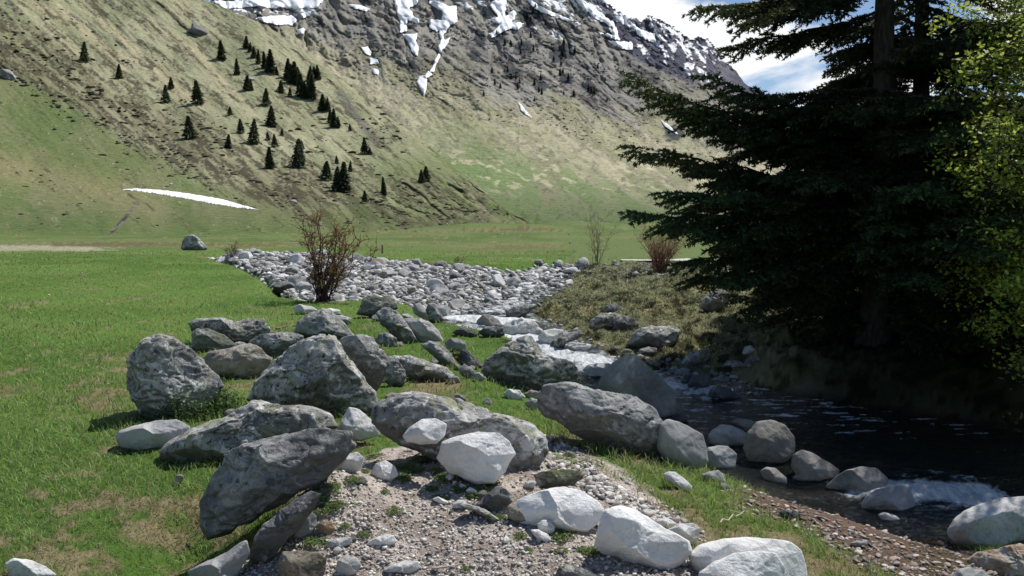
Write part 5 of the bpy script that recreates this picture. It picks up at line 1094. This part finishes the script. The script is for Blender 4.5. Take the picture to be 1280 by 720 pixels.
# ------------------------------------------------------------------ grass
def grass(name, mask, n, seed, hpx, wpx, cols, hmin=0.02, hmax=0.09, lean=0.5, dark=False):
    x, y, z, r, c = strew(mask, n, seed); rs = np.random.default_rng(seed+3)
    H = np.clip(hpx*y/F, hmin, hmax)*rs.uniform(0.5, 1.3, n)*(0.75+0.5*sstep(-0.3, 0.4, fbm(x*1.7, y*1.7, octv=3, seed=seed))); Wd = wpx*y/F*rs.uniform(0.6, 1.2, n)
    az = rs.uniform(0, 6.283, n); s = np.stack([np.cos(az), np.sin(az), 0*az], -1); l_ = rs.normal(size=(n, 2))*lean
    top = np.stack([l_[:, 0], l_[:, 1], np.ones(n)], -1); top = unit(top); b = np.stack([x, y, z-0.005], -1)
    mid = b+top*H[:, None]*0.55+np.array([0, 0, 1])*H[:, None]*0.08; tip = b+top*H[:, None]; tip[:, :2] += l_*H[:, None]*0.35
    v = np.stack([b-s*Wd[:, None]/2, b+s*Wd[:, None]/2, mid+s*Wd[:, None]*0.35, mid-s*Wd[:, None]*0.35, tip], 1).reshape(-1, 3)
    k = np.arange(n)[:, None]*5; f = np.concatenate([k+[0, 1, 2], k+[0, 2, 3], k+[3, 2, 4]])
    cols = np.array(cols); cc = cols[rs.integers(0, len(cols), n)]*rs.uniform(0.75, 1.25, (n, 1)); dr = dry[r, c]
    straw = np.array((0.36, 0.30, 0.18))*rs.uniform(0.6, 1.1, (n, 1)); pick = rs.random(n) < np.clip(dr*0.85+0.06, 0, 1); cc = np.where(pick[:, None], straw, cc)*(1 if not dark else (1-0.75*sstep(-0.02, 0.22, wob2[r, c]-0.3*wob[r, c]))[:, None])
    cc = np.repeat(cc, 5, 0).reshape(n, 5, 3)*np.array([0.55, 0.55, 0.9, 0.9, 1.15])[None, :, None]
    me = make_mesh(name, v, f, smooth=False, color=cc.reshape(-1, 3)); return tag(link(name, me, M['turfblade' if dark else 'blade']), kind='stuff')
gcols = [(0.26, 0.38, 0.12), (0.20, 0.33, 0.09), (0.30, 0.40, 0.15), (0.36, 0.40, 0.20), (0.23, 0.36, 0.11)]
leftm = ~rightm & (grassy > -1)
near = (GY < 19) & (GY > 2.6)
grass('meadow_grass', leftm*near*(gsd > 0.05)*(bsd > 0.1)*(sbd > 0.3)*(0.75+0.25*np.clip(grassy, 0, 1)), 230000, 600, 9, 1.3, gcols, 0.03, 0.085)
strip = leftm & (GX > 0.3+0*GX) & (GY < 16) & (GY > 4)
grass('streamside_grass', strip*(grassy > 0.02)*np.clip(grassy, 0, 1), 60000, 601, 14, 1.4, gcols, 0.05, 0.13)
tufm = sstep(0.25, 0.5, fbm(GX*3, GY*3, octv=3, seed=610))*(gsd < 0.3)*(gsd > -0.5)*(ground_h(GX, GY) > -0.3)
grass('gravel_edge_grass', tufm, 14000, 602, 16, 1.4, gcols, 0.05, 0.12)
turf = [(0.48, 0.46, 0.31), (0.37, 0.42, 0.22), (0.31, 0.38, 0.18), (0.60, 0.57, 0.42), (0.19, 0.19, 0.11)]
tm_ = rightm & (GX < np.interp(GY, [12, 15, 18, 22, 30], [2.5, 4.3, 6.2, 9, 14])) & (GY > 9) & (GY < 34) & (sbd > 0.1)
grass('far_bank_turf', tm_*(0.3+0.7*sstep(-0.3, 0.3, wob)), 110000, 603, 4.5, 1.2, turf, 0.04, 0.12, 0.9, True)
mg = leftm & (GY >= 19) & (GY < 45)
grass('far_meadow_grass', mg, 40000, 604, 2.2, 1.2, gcols, 0.03, 0.10)

# ------------------------------------------------------------------ small things
def stick(label, a, b, r, col, name='stick', cat='stick', seed=1):
    rs = np.random.default_rng(seed); t = np.linspace(0, 1, 9)[:, None]; p = a+(b-a)*t; L = np.linalg.norm(b-a); p[1:-1] += rs.normal(size=(7, 3))*0.02*L; m = MB(); m.tube(p, np.linspace(r, r*0.45, 9), 6, col)
    for k in range(3):
        i = rs.integers(3, 7); q = p[i]+unit(b-a+rs.normal(size=3)*0.7*L)*L*0.25; m.tube(np.array([p[i], q]), [r*0.5, r*0.2], 4, col)
    return tag(link(name, m.build(name), M['stem']), label, cat)
def g2(u, v, dz=0.02): p = hit(u, v); p[2] += dz; return p
stick('thin pale dead twig lying under the massive dark boulder', g2(238, 683, 0.05), g2(290, 668, 0.12), 0.006, (0.42, 0.36, 0.30), seed=2)
stick('bleached dead stick lying on the gravel near the bottom edge', g2(540, 716), g2(578, 711), 0.008, (0.40, 0.35, 0.30), seed=3)
stick('pale dry stalk lying in the streamside grass', g2(900, 665, 0.06), g2(930, 655, 0.09), 0.005, (0.5, 0.45, 0.36), seed=4)
stick('brown fallen branch in the grass behind the boulder with the hollow', g2(345, 412), g2(378, 406), 0.02, (0.20, 0.16, 0.13), seed=5)
p = on_sheet(A_, 252, 239); k = p[1]/F
m = MB(); m.tube(np.array([p, p+np.array([1.0*k, 0, 16*k]), p+np.array([3.5*k, 0, 36*k])]), [0.05, 0.05, 0.04], 6, (0.5, 0.47, 0.25)); m.tube(np.array([p+np.array([3.5*k, 0, 36*k]), p+np.array([3.7*k, 0, 39*k])]), [0.09, 0.02], 6, (0.5, 0.47, 0.25))
tag(link('marker_pole', m.build('marker_pole'), M['stem']), 'thin leaning marker pole standing above the long snow strip', 'pole')
p = hit(478, 317); m = MB(); m.tube(np.array([p, p+np.array([0, 0, 11*p[1]/F])]), [0.05, 0.045], 8, (0.2, 0.18, 0.15)); m.tube(np.array([p+np.array([0, 0, 11*p[1]/F]), p+np.array([0, 0, 11.8*p[1]/F])]), [0.045, 0.01], 8, (0.2, 0.18, 0.15))
tag(link('fence_post', m.build('fence_post'), M['stem']), 'short thin wooden post standing in the far meadow', 'post')
def strip_patch(name, pts, lift, col, kind='structure'):
    P_ = [hit(u, v) for u, v in pts]; n = len(P_)//2; v = np.array(P_); v[:, 2] += lift; f = np.array([[i, i+1, n+i+1, n+i] for i in range(n-1)])
    t = NT(name+'_surface'); return tag(link(name, make_mesh(name, v, f), t.principled(t.mix(col, tuple(c*0.7 for c in col), t.noise(t.coord(), 3, 5)), 0.9)), kind=kind)
strip_patch('gravel_track', [(776, 326.6), (800, 326.9), (830, 327), (860, 327), (872, 326.2), (776, 325.2), (800, 325.2), (830, 325.4), (860, 325.4), (872, 325.6)], 0.03, (0.62, 0.60, 0.56))
scatter_mesh('meadow_stones', (~rightm | (GY > 40)) & (GY > 8) & (sbd > 1.0) & (wob3 > -0.2), 260, 800, 1.5, 5, M['pebble'], [(0.5, 0.49, 0.46), (0.36, 0.35, 0.32)], ic=1)
scatter_mesh('meadow_clumps', (GY > 36) & (sbd > 1.0), 600, 801, 1.0, 3.2, M['bud'], [(0.10, 0.13, 0.05), (0.13, 0.12, 0.07)], ic=1, flat=0.35)
scatter_mesh('turf_edge_stones', rightm & (sbd < 0.6) & (GY > 12) & (GY < 26) & (GX < 4.2) & (sbd > -0.15), 150, 802, 4, 15, M['pebble'], [(0.24, 0.235, 0.22), (0.14, 0.135, 0.13), (0.33, 0.325, 0.31)], ic=2)
# ------------------------------------------------------------------ camera, sun, sky
cam = bpy.data.cameras.new('camera'); cam.sensor_width = 36; cam.lens = 36*F/1280; cam.clip_start = 0.05; cam.clip_end = 20000
co = bpy.data.objects.new('camera', cam); COL.objects.link(co); co.location = (0, 0, EYE); co.rotation_euler = (math.pi/2-P, 0, 0); sc.camera = co
sd = bpy.data.lights.new('sun', 'SUN'); sd.energy = 5.0; sd.angle = math.radians(0.53); sd.color = (1, 0.965, 0.91)
so = bpy.data.objects.new('sun', sd); COL.objects.link(so)
so.rotation_euler = (math.pi/2-SUN_EL, 0, -SUN_AZ+math.pi)   # light comes from azimuth SUN_AZ right of +Y
w = bpy.data.worlds.new('World'); sc.world = w; w.use_nodes = True
t = w.node_tree; t.nodes.clear()
def wn(typ, **k):
    nd = t.nodes.new(typ)
    for a, b in k.items(): setattr(nd, a, b)
    return nd
out = wn('ShaderNodeOutputWorld'); bg = wn('ShaderNodeBackground'); bg.inputs[1].default_value = 0.10
sky = wn('ShaderNodeTexSky', sky_type='NISHITA', sun_disc=False, sun_elevation=SUN_EL, sun_rotation=SUN_AZ, altitude=1500, air_density=1.0, dust_density=0.3, ozone_density=1.5)
tc = wn('ShaderNodeTexCoord'); mp = wn('ShaderNodeMapping'); mp.inputs['Scale'].default_value = (1, 1, 2.2); mp.inputs['Location'].default_value = (0.35, 0.0, 0.12)
ns = wn('ShaderNodeTexNoise'); ns.inputs['Scale'].default_value = 3.4; ns.inputs['Detail'].default_value = 9; ns.inputs['Roughness'].default_value = 0.55; ns.inputs['Distortion'].default_value = 0.35
mr = wn('ShaderNodeMapRange'); mr.inputs[1].default_value = 0.455; mr.inputs[2].default_value = 0.52
mx = wn('ShaderNodeMix', data_type='RGBA'); mx.inputs[7].default_value = (10.2, 10.3, 10.5, 1)
dt = wn('ShaderNodeVectorMath', operation='DOT_PRODUCT'); dt.inputs[1].default_value = (0.24, 0.93, 0.28)
mr2 = wn('ShaderNodeMapRange'); mr2.inputs[1].default_value = 0.80; mr2.inputs[2].default_value = 0.93
mu = wn('ShaderNodeMath', operation='MULTIPLY')
L = t.links.new
L(tc.outputs['Generated'], mp.inputs[0]); L(mp.outputs[0], ns.inputs['Vector']); L(ns.outputs['Fac'], mr.inputs[0])
L(tc.outputs['Generated'], dt.inputs[0]); L(dt.outputs['Value'], mr2.inputs[0])
L(mr.outputs[0], mu.inputs[0]); L(mr2.outputs[0], mu.inputs[1]); L(mu.outputs[0], mx.inputs[0]); L(sky.outputs[0], mx.inputs[6]); L(mx.outputs[2], bg.inputs[0]); L(bg.outputs[0], out.inputs[0])
sc.view_settings.view_transform = 'Standard'; sc.view_settings.look = 'None'; sc.view_settings.exposure = 0
sc.cycles.max_bounces = 6; sc.cycles.transparent_max_bounces = 8; sc.cycles.use_denoising = True
